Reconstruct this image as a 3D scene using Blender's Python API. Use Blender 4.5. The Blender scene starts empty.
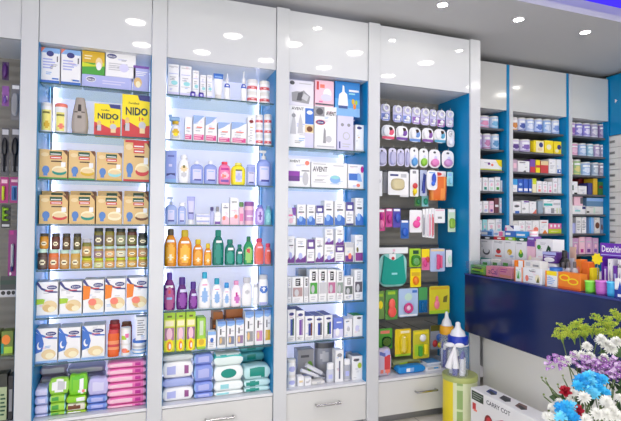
import bpy, math, random
from math import sin, cos, pi, radians
from mathutils import Vector, Matrix
random.seed(7)
SC = bpy.context.scene
COL = SC.collection

# ------------------------------------------------------------------ camera model (metres, z up)
W, H = 621, 421
F, YAW, PITCH, ROLL, CAMZ = 474.7, .3482, .0194, .0083, 1.35
D = 2.7967                     # front plane of the tall cabinets
YB = D + .327                  # front plane of the far cabinets behind the counter

def ray(u, v):
    a, b = (u - W/2)/F, -(v - H/2)/F
    cr, sr = cos(ROLL), sin(ROLL)
    X, Z = cr*a - sr*b, sr*a + cr*b
    cp, sp = cos(PITCH), sin(PITCH)
    Y, z = cp - sp*Z, sp + cp*Z
    cy, sy = cos(YAW), sin(YAW)
    return Vector((cy*X + sy*Y, -sy*X + cy*Y, z))
CAM = Vector((0, 0, CAMZ))
def at_y(u, v, y):
    r = ray(u, v); return CAM + r*(y/r.y)
def at_x(u, v, x):
    r = ray(u, v); return CAM + r*(x/r.x)

# ------------------------------------------------------------------ materials
def lin(c):
    c = c/255
    return c/12.92 if c <= .04045 else ((c + .055)/1.055)**2.4
MC = {}
def mat(col, rough=.42, spec=.5, kind='p', strength=1.0, metal=0.0):
    key = (tuple(col), rough, spec, kind, strength, metal)
    if key in MC: return MC[key]
    m = bpy.data.materials.new('surface'); m.use_nodes = True
    nt = m.node_tree; nt.nodes.clear()
    out = nt.nodes.new('ShaderNodeOutputMaterial')
    c = tuple(lin(x) for x in col) + (1,)
    if kind == 'glow':          # white panel given its own added glow to brighten the shelf backs
        b = nt.nodes.new('ShaderNodeBsdfPrincipled'); b.inputs['Base Color'].default_value = c; b.inputs['Roughness'].default_value = rough
        b.inputs['Emission Color'].default_value = c; b.inputs['Emission Strength'].default_value = strength
        nt.links.new(b.outputs[0], out.inputs[0])
    elif kind == 'e':
        e = nt.nodes.new('ShaderNodeEmission'); e.inputs[0].default_value = c; e.inputs[1].default_value = strength
        nt.links.new(e.outputs[0], out.inputs[0])
    elif kind == 'clear':
        t = nt.nodes.new('ShaderNodeBsdfTransparent'); t.inputs[0].default_value = c
        g = nt.nodes.new('ShaderNodeBsdfGlossy'); g.inputs[1].default_value = rough
        g.inputs[0].default_value = (.9, .95, .95, 1)
        mx = nt.nodes.new('ShaderNodeMixShader'); mx.inputs[0].default_value = strength
        nt.links.new(t.outputs[0], mx.inputs[1]); nt.links.new(g.outputs[0], mx.inputs[2])
        nt.links.new(mx.outputs[0], out.inputs[0])
    elif kind == 'film':        # milky clear plastic
        t = nt.nodes.new('ShaderNodeBsdfTransparent')
        b = nt.nodes.new('ShaderNodeBsdfPrincipled')
        b.inputs['Base Color'].default_value = c; b.inputs['Roughness'].default_value = rough
        mx = nt.nodes.new('ShaderNodeMixShader'); mx.inputs[0].default_value = strength
        nt.links.new(t.outputs[0], mx.inputs[1]); nt.links.new(b.outputs[0], mx.inputs[2])
        nt.links.new(mx.outputs[0], out.inputs[0])
    else:
        b = nt.nodes.new('ShaderNodeBsdfPrincipled')
        b.inputs['Base Color'].default_value = c
        b.inputs['Roughness'].default_value = rough
        b.inputs['Specular IOR Level'].default_value = spec
        b.inputs['Metallic'].default_value = metal
        nt.links.new(b.outputs[0], out.inputs[0])
        if kind == 'tile':
            tc = nt.nodes.new('ShaderNodeTexCoord'); br = nt.nodes.new('ShaderNodeTexBrick')
            br.offset = 0; br.inputs['Color1'].default_value = c
            br.inputs['Color2'].default_value = tuple(x*.95 for x in c[:3]) + (1,)
            br.inputs['Mortar'].default_value = tuple(x*.55 for x in c[:3]) + (1,)
            br.inputs['Scale'].default_value = 1; br.inputs['Brick Width'].default_value = .6
            br.inputs['Row Height'].default_value = .6; br.inputs['Mortar Size'].default_value = .003
            nt.links.new(tc.outputs['Object'], br.inputs[0]); nt.links.new(br.outputs[0], b.inputs['Base Color'])
        if kind == 'mottle':
            tc = nt.nodes.new('ShaderNodeTexCoord'); n = nt.nodes.new('ShaderNodeTexNoise')
            n.inputs['Scale'].default_value = 6; n.inputs['Detail'].default_value = 4
            r = nt.nodes.new('ShaderNodeMapRange'); r.inputs[3].default_value = rough*.7; r.inputs[4].default_value = rough*1.4
            nt.links.new(tc.outputs['Object'], n.inputs[0]); nt.links.new(n.outputs[0], r.inputs[0])
            nt.links.new(r.outputs[0], b.inputs['Roughness'])
        if kind == 'slat':      # horizontal grooves of a slat wall
            tc = nt.nodes.new('ShaderNodeTexCoord'); wv = nt.nodes.new('ShaderNodeTexWave')
            wv.bands_direction = 'Z'; wv.inputs['Scale'].default_value = 6
            bp = nt.nodes.new('ShaderNodeBump'); bp.inputs['Strength'].default_value = .5; bp.inputs['Distance'].default_value = .01
            nt.links.new(tc.outputs['Object'], wv.inputs[0]); nt.links.new(wv.outputs[1], bp.inputs['Height'])
            nt.links.new(bp.outputs[0], b.inputs['Normal'])
    MC[key] = m
    return m

# named colours of packs and print
K = dict(white=(240,240,242), offw=(228,226,222), grey=(150,150,155), lgrey=(196,196,202), dgrey=(85,85,92), black=(28,27,32), navy=(56,60,126),
  blue=(62,114,200), lblue=(140,180,230), sky=(60,160,225), lilac=(176,182,232), llil=(212,210,240), violet=(120,76,166), purple=(108,50,138), mag=(190,30,140),
  pink=(232,120,170), lpink=(240,196,212), hot=(214,70,140), red=(206,62,66), dred=(130,30,35), orange=(238,130,35), amber=(222,142,20), yellow=(246,222,30),
  mustard=(215,175,40), tan=(222,186,124), beige=(232,208,160), brown=(110,62,32), dbrown=(62,34,24), lime=(165,205,50), green=(70,160,60), dgreen=(28,78,52),
  teal=(0,140,125), lteal=(60,185,180), aqua=(150,215,220), mint=(196,226,208), olive=(110,105,40), ygreen=(200,214,40), cream=(242,232,196), salmon=(240,130,110))
def kc(c): return K[c] if isinstance(c, str) else c

# ------------------------------------------------------------------ text as mesh outlines
TXT = {}
def text_geo(s):
    if s in TXT: return TXT[s]
    cu = bpy.data.curves.new('t', 'FONT'); cu.body = s; cu.size = 1; cu.resolution_u = 2; cu.offset = .018
    o = bpy.data.objects.new('t', cu); COL.objects.link(o)
    bpy.context.view_layer.update()
    me = bpy.data.meshes.new_from_object(o.evaluated_get(bpy.context.evaluated_depsgraph_get()))
    vs = [tuple(v.co) for v in me.vertices]; fs = [tuple(p.vertices) for p in me.polygons]
    x0 = min(v[0] for v in vs); x1 = max(v[0] for v in vs); y0 = min(v[1] for v in vs); y1 = max(v[1] for v in vs)
    vs = [((v[0]-x0)/(x1-x0)-.5, (v[1]-y0)/(y1-y0)-.5) for v in vs]
    COL.objects.unlink(o); bpy.data.objects.remove(o); bpy.data.curves.remove(cu); bpy.data.meshes.remove(me)
    TXT[s] = (vs, fs, (x1-x0)/(y1-y0))
    return TXT[s]

# ------------------------------------------------------------------ mesh builder
class M:
    def __init__(s): s.v = []; s.f = []; s.m = []; s.sm = []; s.mats = []
    def mi(s, m):
        if m not in s.mats: s.mats.append(m)
        return s.mats.index(m)
    def add(s, vs, fs, m, smooth=False):
        b = len(s.v); s.v += [tuple(x) for x in vs]
        single = not isinstance(m, list)
        for k, f in enumerate(fs):
            s.f.append(tuple(b+i for i in f)); s.m.append(s.mi(m if single else m[k])); s.sm.append(smooth)
        return s
    def box(s, x0, x1, y0, y1, z0, z1, m, c=0.0):
        if x0 > x1: x0, x1 = x1, x0
        if c <= 0:
            vs = [(x, y, z) for z in (z0, z1) for y in (y0, y1) for x in (x0, x1)]
            return s.add(vs, [(0,2,3,1),(4,5,7,6),(0,1,5,4),(2,6,7,3),(0,4,6,2),(1,3,7,5)], m)
        c = min(c, .45*min(x1-x0, y1-y0, z1-z0))
        X, Y, Z = (x0, x1), (y0, y1), (z0, z1)
        vs = []; idx = {}
        for i in (0,1):
            for j in (0,1):
                for k in (0,1):
                    sx, sy, sz = (1,-1)[i]*c, (1,-1)[j]*c, (1,-1)[k]*c
                    for a in range(3):
                        idx[i,j,k,a] = len(vs)
                        vs.append((X[i] + (0 if a == 0 else sx), Y[j] + (0 if a == 1 else sy), Z[k] + (0 if a == 2 else sz)))
        fs = []
        for i in (0,1):
            q = [idx[i,0,0,0], idx[i,1,0,0], idx[i,1,1,0], idx[i,0,1,0]]; fs.append(q if i else q[::-1])
            q = [idx[0,i,0,1], idx[1,i,0,1], idx[1,i,1,1], idx[0,i,1,1]]; fs.append(q[::-1] if i else q)
            q = [idx[0,0,i,2], idx[1,0,i,2], idx[1,1,i,2], idx[0,1,i,2]]; fs.append(q if i else q[::-1])
        for i in (0,1):
            for j in (0,1):
                q = [idx[i,j,0,0], idx[i,j,0,1], idx[i,j,1,1], idx[i,j,1,0]]; fs.append(q if i == j else q[::-1])
                q = [idx[i,0,j,0], idx[i,0,j,2], idx[i,1,j,2], idx[i,1,j,0]]; fs.append(q[::-1] if i == j else q)
                q = [idx[0,i,j,1], idx[0,i,j,2], idx[1,i,j,2], idx[1,i,j,1]]; fs.append(q if i == j else q[::-1])
                for k in (0,1):
                    q = [idx[i,j,k,0], idx[i,j,k,1], idx[i,j,k,2]]; fs.append(q if (i+j+k) % 2 else q[::-1])
        return s.add(vs, fs, m)
    def loft(s, rings, m, cx=0, cy=0, n=20, e=2.0, colour=None, cap=True, smooth=True):
        """rings: (z, half width, half depth[, dy]); superellipse cross sections; colour(u_angle_x, z, front) -> material or None"""
        vs = []
        for r in rings:
            z, a, b = r[:3]; dy = r[3] if len(r) > 3 else 0
            for k in range(n):
                t = 2*pi*k/n + pi/n
                ct, st = cos(t), sin(t)
                vs.append((cx + a*math.copysign(abs(ct)**(2/e), ct), cy + dy + b*math.copysign(abs(st)**(2/e), st), z))
        fs = []; ms = []
        for i in range(len(rings)-1):
            for k in range(n):
                q = (i*n+k, i*n+(k+1) % n, (i+1)*n+(k+1) % n, (i+1)*n+k)
                fs.append(q)
                mm = m
                if colour:
                    x = sum(vs[j][0] for j in q)/4; y = sum(vs[j][1] for j in q)/4; z = sum(vs[j][2] for j in q)/4
                    mm = colour(x-cx, z, y < cy) or m
                ms.append(mm)
        s.add(vs, fs, ms, smooth)
        if cap:
            L = len(rings)-1
            s.add([vs[k] for k in range(n)], [tuple(range(n))[::-1]], m)
            s.add([vs[L*n+k] for k in range(n)], [tuple(range(n))], m)
        return s
    def cyl(s, p, q, r, m, n=10, r2=None, smooth=True):
        p, q = Vector(p), Vector(q); a = (q-p).normalized()
        u = a.orthogonal().normalized(); w = a.cross(u); r2 = r if r2 is None else r2
        vs = []
        for c, rr in ((p, r), (q, r2)):
            for k in range(n):
                t = 2*pi*k/n; vs.append(c + u*cos(t)*rr + w*sin(t)*rr)
        s.add(vs, [(k, (k+1) % n, n+(k+1) % n, n+k) for k in range(n)], m, smooth)
        s.add(vs[:n], [tuple(range(n))[::-1]], m); s.add(vs[n:], [tuple(range(n))], m)
        return s
    def ball(s, c, r, m, n=10, sc=(1,1,1)):
        vs = []; fs = []; h = n//2
        for i in range(h+1):
            ph = pi*i/h
            for k in range(n):
                t = 2*pi*k/n
                vs.append((c[0]+r*sc[0]*sin(ph)*cos(t), c[1]+r*sc[1]*sin(ph)*sin(t), c[2]-r*sc[2]*cos(ph)))
        for i in range(h):
            for k in range(n): fs.append((i*n+k, i*n+(k+1) % n, (i+1)*n+(k+1) % n, (i+1)*n+k))
        return s.add(vs, fs, m, True)
    def ring(s, c, R, r, m, axis='y', n=18, k=8):
        vs = []
        for i in range(n):
            t = 2*pi*i/n
            for j in range(k):
                p = 2*pi*j/k; rr = R + r*cos(p); o = r*sin(p)
                vs.append((c[0]+rr*cos(t), c[1]+o, c[2]+rr*sin(t)) if axis == 'y' else (c[0]+rr*cos(t), c[1]+rr*sin(t), c[2]+o))
        fs = [(i*k+j, ((i+1) % n)*k+j, ((i+1) % n)*k+(j+1) % k, i*k+(j+1) % k) for i in range(n) for j in range(k)]
        if axis == 'y': pass
        else: fs = [f[::-1] for f in fs]
        return s.add(vs, fs, m, True)
    def decals(s, decs, w, h, y=0.0, x0=None, z0=0.0):
        """flat print on a front face that looks to -y"""
        if x0 is None: x0 = -w/2
        P = lambda u, v, o: (x0 + u*w, y - o, z0 + v*h)
        for k, dc in enumerate(decs):
            o = .0004 + .00022*k; t = dc[0]
            if t == 'r':
                _, a, b, c, d_, co = dc
                s.add([P(a,b,o), P(c,b,o), P(c,d_,o), P(a,d_,o)], [(0,1,2,3)], mat(kc(co)))
            elif t == 'e':
                _, cu, cv, ru, rv, co = dc
                s.add([P(cu+ru*cos(2*pi*i/14), cv+rv*sin(2*pi*i/14), o) for i in range(14)], [tuple(range(14))], mat(kc(co)))
            elif t == 'p':
                _, pts, co = dc
                ar = sum(pts[i][0]*pts[(i+1) % len(pts)][1]-pts[(i+1) % len(pts)][0]*pts[i][1] for i in range(len(pts)))
                if ar < 0: pts = pts[::-1]
                s.add([P(a,b,o) for a, b in pts], [tuple(range(len(pts)))], mat(kc(co)))
            elif t == 'l':
                _, a, b, c, d_, n, co = dc
                for i in range(n):
                    zz = b + (d_-b)*(i+.25)/n; e = (d_-b)/n*.45
                    cc = a + (c-a)*(.7+.3*((i*7) % 5)/4)
                    s.add([P(a,zz,o), P(cc,zz,o), P(cc,zz+e,o), P(a,zz+e,o)], [(0,1,2,3)], mat(kc(co)))
            elif t == 't':
                _, st, cu, cv, hh, co = dc[:6]; mw = dc[6] if len(dc) > 6 else .9; rot = dc[7] if len(dc) > 7 else 0
                vs, fs, asp = text_geo(st)
                th = hh*h; tw = th*asp
                if tw > mw*w: tw = mw*w
                cr, sr = cos(rot), sin(rot)
                s.add([(x0+cu*w + a*tw*cr - b*th*sr, y-o, z0+cv*h + a*tw*sr + b*th*cr) for a, b in vs], fs, mat(kc(co)))
        return s
    def build(s, name, parent=None, loc=None, rz=0.0):
        me = bpy.data.meshes.new(name); me.from_pydata(s.v, [], s.f)
        for m in s.mats: me.materials.append(m)
        me.polygons.foreach_set('material_index', s.m); me.polygons.foreach_set('use_smooth', s.sm); me.update()
        o = bpy.data.objects.new(name, me); COL.objects.link(o)
        if parent is not None: o.parent = parent
        if loc is not None: o.location = loc
        if rz: o.rotation_euler = (0, 0, rz)
        return o

def tag(o, label=None, cat=None, group=None, kind=None):
    if label: o['label'] = label
    if cat: o['category'] = cat
    if group: o['group'] = group
    if kind: o['kind'] = kind
    return o
def empty(name, loc, label, cat, group=None, rz=0):
    o = bpy.data.objects.new(name, None); COL.objects.link(o); o.location = loc; o.rotation_euler = (0, 0, rz); o.empty_display_size = .05
    return tag(o, label, cat, group)
def struct(name, m): return tag(m.build(name), kind='structure')

# ------------------------------------------------------------------ placing goods
SECT = [(-1.3,-.5786),(-.5003,.0599),(.1392,.7831),(.8655,1.411),(1.4948,2.2205)]
FSECT = [(2.386,2.852),(2.917,3.507),(3.572,4.010)]
ORD = ['first','second','third','fourth','fifth','sixth','seventh','eighth','ninth','tenth','eleventh','twelfth','thirteenth','fourteenth','fifteenth','sixteenth','seventeenth','eighteenth']
class Row:
    """one shelf: its height, the depth of its front row, its plain name and the group of its goods"""
    def __init__(s, z, yf, place, group): s.z, s.yf, s.place, s.group, s.n = z, yf, place, group, 0
    def label(s, look, own):
        if own: return look
        s.n += 1
        full = '%s, %s along the %s' % (look, ORD[s.n-1], s.place)
        nw = lambda t: len(t.replace('-', ' ').split())
        if nw(full) > 16: full = '%s, %s on its shelf' % (look, ORD[s.n-1])
        if nw(full) > 16: full = look
        return full
    def frame(s, u0, u1, vt, yf=None, zb=None, vb=None):
        y = s.yf if yf is None else yf
        z = s.z + .001 if zb is None else zb
        if vb is not None: z = at_y((u0+u1)/2, vb, y).z
        top = at_y((u0+u1)/2, vt, y).z
        vm = vt + 12
        x0, x1 = at_y(u0, vm, y).x, at_y(u1, vm, y).x
        for a, b in (SECT if y < D + .37 and (x0+x1)/2 < 2.3 else FSECT):
            if a < (x0+x1)/2 < b: x0, x1 = max(x0, a+.0032), min(x1, b-.0032)
        return ((x0+x1)/2, y, z), (x1-x0) - .0016, max(top - z, .006), 0.0
class SideRow(Row):
    """goods on the counter: their fronts look to -x"""
    def frame(s, u0, u1, vt, yf=None, zb=None, vb=None):
        X = s.yf if yf is None else yf
        z = s.z + .001 if zb is None else zb
        if vb is not None: z = at_x((u0+u1)/2, vb, X).z
        top = at_x((u0+u1)/2, vt, X).z
        y0, y1 = at_x(u0, vt+8, X).y, at_x(u1, vt+8, X).y
        return (X, (y0+y1)/2, z), abs(y0-y1) - .0016, max(top - z, .006), -pi/2
def top_of(o): return o['_top'] + .0006

def finish(o, row, look, cat, own, top, group):
    tag(o, row.label(look, own), cat, group or row.group); o['_top'] = top
    return o
def box(row, name, u0, u1, vt, look, col='white', decs=(), dep=.075, cat='carton', own=False, ch=.0015, side=None, group=None, rough=.42, topc=None, **k):
    loc, w, h, rz = row.frame(u0, u1, vt, **k)
    m = M(); mm = mat(kc(col), rough)
    if col in ('white', 'offw') and len(decs) < 12:      # small print on pale cartons
        rg = random.Random(int(u0*31+vt*17)); fine = []
        for _ in range(4):
            a, b = rg.uniform(.06,.6), rg.uniform(.05,.9)
            fine.append(('l', a, b, min(.95, a+rg.uniform(.2,.4)), min(.97, b+rg.uniform(.05,.1)), 2, rg.choice(['lgrey','lilac','grey','lblue','lpink','lgrey'])))
        decs = fine + list(decs)
    m.box(-w/2, w/2, 0, dep, 0, h, mm, ch)
    if side: m.add([(-w/2-.0003, .002, .002), (-w/2-.0003, dep-.002, .002), (-w/2-.0003, dep-.002, h-.002), (-w/2-.0003, .002, h-.002)], [(0,3,2,1)], mat(kc(side)))
    if topc: m.add([(-w/2+.002, .002, h+.0003), (w/2-.002, .002, h+.0003), (w/2-.002, dep-.002, h+.0003), (-w/2+.002, dep-.002, h+.0003)], [(0,1,2,3)], mat(kc(topc)))
    m.decals(decs, w, h)
    o = m.build(name, None, loc, rz)
    return finish(o, row, look, cat, own, loc[2]+h, group)

def painter(decs, w, h):
    def col(x, z, front):
        if not front: return None
        u, v = x/w + .5, z/h; res = None
        for dc in decs:
            t = dc[0]
            if t == 'r' and dc[1] <= u <= dc[3] and dc[2] <= v <= dc[4]: res = dc[5]
            elif t == 'e' and ((u-dc[1])/dc[3])**2 + ((v-dc[2])/dc[4])**2 <= 1: res = dc[5]
            elif t == 'b' and dc[1] <= v <= dc[2]: res = dc[3]
        return mat(kc(res), .3) if res else None
    return col
PROF = {   # (height, half width) of the body, 0..1
 'shampoo': [(0,.9),(.03,.97),(.15,1),(.58,1),(.74,.95),(.85,.8),(.94,.58),(1,.42)],
 'drop':    [(0,.84),(.03,.93),(.2,1),(.5,1),(.68,.9),(.84,.7),(.94,.55),(1,.46)],
 'lotion':  [(0,.92),(.02,.98),(.1,1),(.78,1),(.88,.94),(.95,.72),(1,.4)],
 'slim':    [(0,.8),(.03,.86),(.5,1),(.75,.96),(.9,.75),(1,.45)],
 'round':   [(0,.86),(.03,.95),(.12,1),(.7,1),(.84,.93),(.93,.72),(1,.36)],
 'tub':     [(0,.94),(.02,.98),(.06,1),(.96,1),(1,.97)],
 'talc':    [(0,.92),(.02,.97),(.08,1),(.4,.92),(.75,.96),(.9,.95),(1,.8)],
 'jar':     [(0,.9),(.03,.97),(.1,1),(.78,1),(.9,.97),(.96,.9),(1,.88)],
 'spray':   [(0,.94),(.02,1),(.55,1),(.72,.82),(.85,.5),(1,.3)],
 'fresh':   [(0,.84),(.03,.9),(.2,1),(.4,.98),(.62,.84),(.85,.64),(.97,.56),(1,.5)],
 'nurser':  [(0,.9),(.02,.96),(.06,1),(.8,1),(.92,.96),(1,.8)],
}
def refine(p, n=26):
    out = []
    for i in range(n+1):
        t = i/n
        for j in range(len(p)-1):
            if p[j][0] <= t <= p[j+1][0]:
                f = (t-p[j][0])/(p[j+1][0]-p[j][0]); out.append((t, p[j][1]+f*(p[j+1][1]-p[j][1]))); break
    for k in (1, 2): out.insert(k, (out[0][0]+(.015 if k == 1 else .03), out[0][1]+(out[1][1]-out[0][1])*.5))
    out.sort()
    return out
def bottle(row, kind, name, u0, u1, vt, look, body, cap=None, decs=(), dep=None, capf=.2, capw=None, top='cap', cat='bottle', own=False, e=2.4, group=None, clear=False, rough=.25, **k):
    """a lofted body with print on its front, and a cap, pump, nozzle or trigger of its own"""
    loc, w, h, rz = row.frame(u0, u1, vt, **k)
    w *= 1.03; dep = dep or w*.62
    hb = h*(1-capf) if cap else h
    m = M(); pr = PROF[kind]
    rings = [(t*hb, r*w/2, (r if kind in ('jar','tub','nurser') else min(1, r+.1))*dep/2) for t, r in refine(pr)]
    m.loft(rings, mat(kc(body), rough) if not clear else mat(kc(body), .1, .5, 'film', clear), 0, dep/2, 24, e, painter(decs, w, hb))
    o = m.build(name, None, loc, rz)
    if cap:
        cw = (capw or pr[-1][1]+.1)*w/2; cm = mat(kc(cap), .35); c = M(); zt = h-hb
        if top == 'cap':
            cd = min(cw, dep/2)
            c.loft([(hb-.001, cw*.97, cd*.97), (hb+zt*.1, cw, cd), (hb+zt*.85, cw*.97, cd*.97), (hb+zt, cw*.85, cd*.85)], cm, 0, dep/2, 18, 2.2)
            nm = 'cap'
        elif top == 'lid':
            c.loft([(hb-.001, cw, cw), (hb+zt*.85, cw, cw), (hb+zt, cw*.92, cw*.92)], cm, 0, dep/2, 20); nm = 'lid'
        elif top == 'nozzle':
            c.loft([(hb-.001, cw, cw), (hb+zt*.4, cw*.95, cw*.95), (hb+zt*.45, cw*.5, cw*.5), (hb+zt, cw*.34, cw*.34)], cm, 0, dep/2, 14); nm = 'spray_nozzle'
        elif top == 'pump':
            c.loft([(hb-.001, cw*.8, cw*.8), (hb+zt*.4, cw*.75, cw*.75)], cm, 0, dep/2, 14)
            c.cyl((0, dep/2, hb+zt*.4), (0, dep/2, hb+zt*.75), cw*.28, cm)
            c.box(-w*.36, w*.16, dep/2-cw*.35, dep/2+cw*.35, hb+zt*.72, hb+zt, cm, .002); nm = 'pump_head'
        elif top == 'trigger':
            c.loft([(hb-.001, cw, cw), (hb+zt*.3, cw, cw)], mat(kc('mustard'), .35), 0, dep/2, 14)
            c.box(-w*.62, w*.42, dep/2-cw*.6, dep/2+cw*.6, hb+zt*.3, hb+zt*.78, cm, .004)
            c.box(-w*.7, -w*.35, dep/2-cw*.45, dep/2+cw*.45, hb+zt*.7, hb+zt, cm, .003)
            c.box(-w*.42, -w*.3, dep/2-cw*.3, dep/2+cw*.3, hb-zt*.25, hb+zt*.35, cm, .002); nm = 'trigger_head'
        elif top == 'teat':
            c.loft([(hb-.001, cw, cw), (hb+zt*.3, cw, cw), (hb+zt*.34, cw*.86, cw*.86), (hb+zt*.6, cw*.62, cw*.62), (hb+zt*.78, cw*.3, cw*.3), (hb+zt*.95, cw*.26, cw*.26), (hb+zt, cw*.15, cw*.15)],
                   mat(kc('white'), .4), 0, dep/2, 18, 2, lambda x, z, f: cm if z < hb+zt*.32 else None); nm = 'teat'
        c.build(nm, o)
    return finish(o, row, look, cat, own, loc[2]+h, group)
def can(row, name, u0, u1, vt, look, body, lid=None, decs=(), cat='can', own=False, group=None, lidf=.12, **k):
    loc, w, h, rz = row.frame(u0, u1, vt, **k)
    m = M(); r = w/2
    hb = h*(1-lidf) if lid else h
    rings = [(t*hb/14, r*(.97 if t in (0, 14) else 1), r*(.97 if t in (0, 14) else 1)) for t in range(15)]
    m.loft(rings, mat(kc(body), .35), 0, r, 24, 2, painter(decs, w, hb))
    o = m.build(name, None, loc, rz)
    if lid:
        c = M(); c.loft([(hb, r*.99, r*.99), (hb+(h-hb)*.8, r*.99, r*.99), (h, r*.93, r*.93)], mat(kc(lid), .4), 0, r, 24); c.build('lid', o)
    return finish(o, row, look, cat, own, loc[2]+h, group)
def tube(row, name, u0, u1, vt, look, body, cap, decs=(), own=False, flip=False, cat='tube', capf=.18, **k):
    """squeeze tube standing on its cap, or hanging its crimp up"""
    loc, w, h, rz = row.frame(u0, u1, vt, **k)
    m = M(); dep = w*.6; z0 = h*capf
    rings = []
    for i in range(17):
        t = i/16; rings.append((z0 + (h-z0)*t, w/2*(.7+.3*t), dep/2*(.95*(1-t)**.6)+.0015))
    m.loft(rings, mat(kc(body), .35), 0, dep/2, 20, 2.2, painter(decs, w, h))
    o = m.build(name, None, loc, rz)
    c = M(); c.loft([(0, w*.34, dep*.42), (z0*.9, w*.35, dep*.44), (z0, w*.3, dep*.4)], mat(kc(cap), .35), 0, dep/2, 18); c.build('cap', o)
    return finish(o, row, look, cat, own, loc[2]+h, None)
def pouch(row, name, u0, u1, vt, look, body, decs=(), dep=.11, own=False, cat='wipes pack', lid=None, crimp=None, tilt=0, group=None, **k):
    """soft pack: a puffed pillow with crimped ends and, where seen, a resealable lid"""
    loc, w, h, rz = row.frame(u0, u1, vt, **k)
    m = M(); n = 15; vs = []; ms = []
    bm = mat(kc(body), .38); cmz = mat(kc(crimp), .38) if crimp else bm
    N = 18
    for i in range(n):
        t = i/(n-1); x = -w/2 + w*t; q = min(t, 1-t)*2
        g = min(1, .45 + .55*(q/.16)**.6) if q < .16 else 1.0
        hz = h/2*g; wob = .03*h*sin(9*t+loc[0]*40)
        for j in range(N):
            a = 2*pi*j/N + pi/N; ca, sa = cos(a), sin(a)
            yy = dep/2 + dep/2*(.9+.1*g)*math.copysign(abs(ca)**.4, ca)
            zz = h/2 + hz*math.copysign(abs(sa)**.4, sa) + (wob if sa > 0 else 0)*(1 if 0 < i < n-1 else 0)
            vs.append((x, yy, min(max(zz, 0), h)))
    fs = []; mm = []
    pc = painter(decs, w, h)
    for i in range(n-1):
        for j in range(N):
            q4 = (i*N+j, i*N+(j+1) % N, (i+1)*N+(j+1) % N, (i+1)*N+j); fs.append(q4)
            x = sum(vs[a][0] for a in q4)/4; z = sum(vs[a][2] for a in q4)/4; y = sum(vs[a][1] for a in q4)/4
            mm.append(pc(x, z, y < dep*.5) or (cmz if i in (0, n-2) else bm))
    m.add(vs, fs, mm, True)
    m.add(vs[:N], [tuple(range(N))], cmz); m.add(vs[-N:], [tuple(range(N))[::-1]], cmz)
    o = m.build(name, None, loc, rz)
    if lid:
        c = M(); c.loft([(0, w*.27, h*.3), (.003, w*.25, h*.27)], mat(kc(lid), .3), 0, 0, 22)
        lo = c.build('lid', o, (0, .0, h*.52)); lo.rotation_euler = (pi/2, 0, 0)
    if tilt: o.rotation_euler = (tilt, 0, rz)
    return finish(o, row, look, cat, own, loc[2]+h, group)
HOOKS = []
def hang(row, name, u0, u1, v0, v1, look, col='white', decs=(), blis=None, y=D+.13, th=.004, cat='hanging pack', own=False, rnd=.0, bdep=.022, group=None, film=.55):
    """a card hanging on a peg: card with rounded corners, print, and a clear blister with what is in it"""
    a, b = at_y(u0, (v0+v1)/2, y), at_y(u1, (v0+v1)/2, y)
    z1, z0 = at_y((u0+u1)/2, v0, y).z, at_y((u0+u1)/2, v1, y).z
    w, h = b.x-a.x-.0012, z1-z0
    m = M(); mm = mat(kc(col), .35)
    r = min(w, h)*(.08+rnd); pts = []
    for cx, cz, t0 in ((w/2-r, r, -pi/2), (w/2-r, h-r, 0), (-w/2+r, h-r, pi/2), (-w/2+r, r, pi)):
        for i in range(5): t = t0+pi/2*i/4; pts.append((cx+r*cos(t), cz+r*sin(t)))
    n = len(pts)
    m.add([(p[0], 0, p[1]) for p in pts] + [(p[0], th, p[1]) for p in pts], [tuple(range(n)), tuple(range(n, 2*n))[::-1]] + [(i, n+i, n+(i+1) % n, (i+1) % n) for i in range(n)], mm)
    m.decals(decs, w, h)
    loc = ((a.x+b.x)/2, y, z0)
    o = m.build(name, None, loc)
    if blis:                                    # (u0, v0, u1, v1, colour, shape)
        for bu0, bv0, bu1, bv1, bc, sh in blis:
            cx, cz = (bu0+bu1)/2*w-w/2, (bv0+bv1)/2*h; rx, rzz = (bu1-bu0)*w/2, (bv1-bv0)*h/2; c = M()
            if sh == 'ring':
                c.ring((cx, -rx*.3, cz), min(rx, rzz)*.75, min(rx, rzz)*.26, mat(kc(bc), .3)); nm = 'ring'
            elif sh == 'ball':
                c.ball((cx, -bdep*.5, cz), 1, mat(kc(bc), .3), 14, (rx, bdep*.48, rzz)); nm = 'shaped_toy'
            elif sh == 'stick':
                c.box(cx-rx, cx+rx, -bdep, -.001, cz-rzz, cz+rzz, mat(kc(bc), .35), .004); nm = 'contents'
            else:
                rr = [(0, 1), (.6, .97), (.9, .88), (1, .7)]
                vsr = [(t*bdep, q*rx, q*rzz) for t, q in rr]
                c.loft(vsr, mat(kc(bc), .12, .5, 'film', film), 0, 0, 20, 3.2); nm = 'blister'
                bo = c.build(nm, o, (cx, -.0005, cz)); bo.rotation_euler = (pi/2, 0, 0); continue
            c.build(nm, o)
    HOOKS.append((loc[0], y, z1))
    return finish(o, row, look, cat, own, z1, group)
# ================================================================== the setting
WHITE = mat((208,210,213), .03, .5); POST = mat((205,207,210), .12, .5); CARC = mat((225,226,230), .35)
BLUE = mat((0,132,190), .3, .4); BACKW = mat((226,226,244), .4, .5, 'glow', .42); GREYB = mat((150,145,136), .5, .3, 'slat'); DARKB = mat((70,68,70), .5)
CHROME = mat((190,190,190), .22, .5, 'p', 1, 1.0); STEEL = mat((150,152,156), .3, .5, 'p', 1, .8)
GLASS = mat((238,246,245), .03, .5, 'clear', .045); GLEDGE = mat((62,92,98), .2)
ZT, ZD, ZBS, ZK = 2.6502, 2.2669, .298, .0547
SH = [2.065, 1.805, 1.556, 1.315, 1.073, .822, .582]
PX = [-.5786, -.5003, .0599, .1392, .7831, .8655, 1.411, 1.4948, 2.2205, 2.307]
ZC, ZTRAY, YC = 2.70, 2.88, 2.275
LEDS = 18.0

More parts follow.
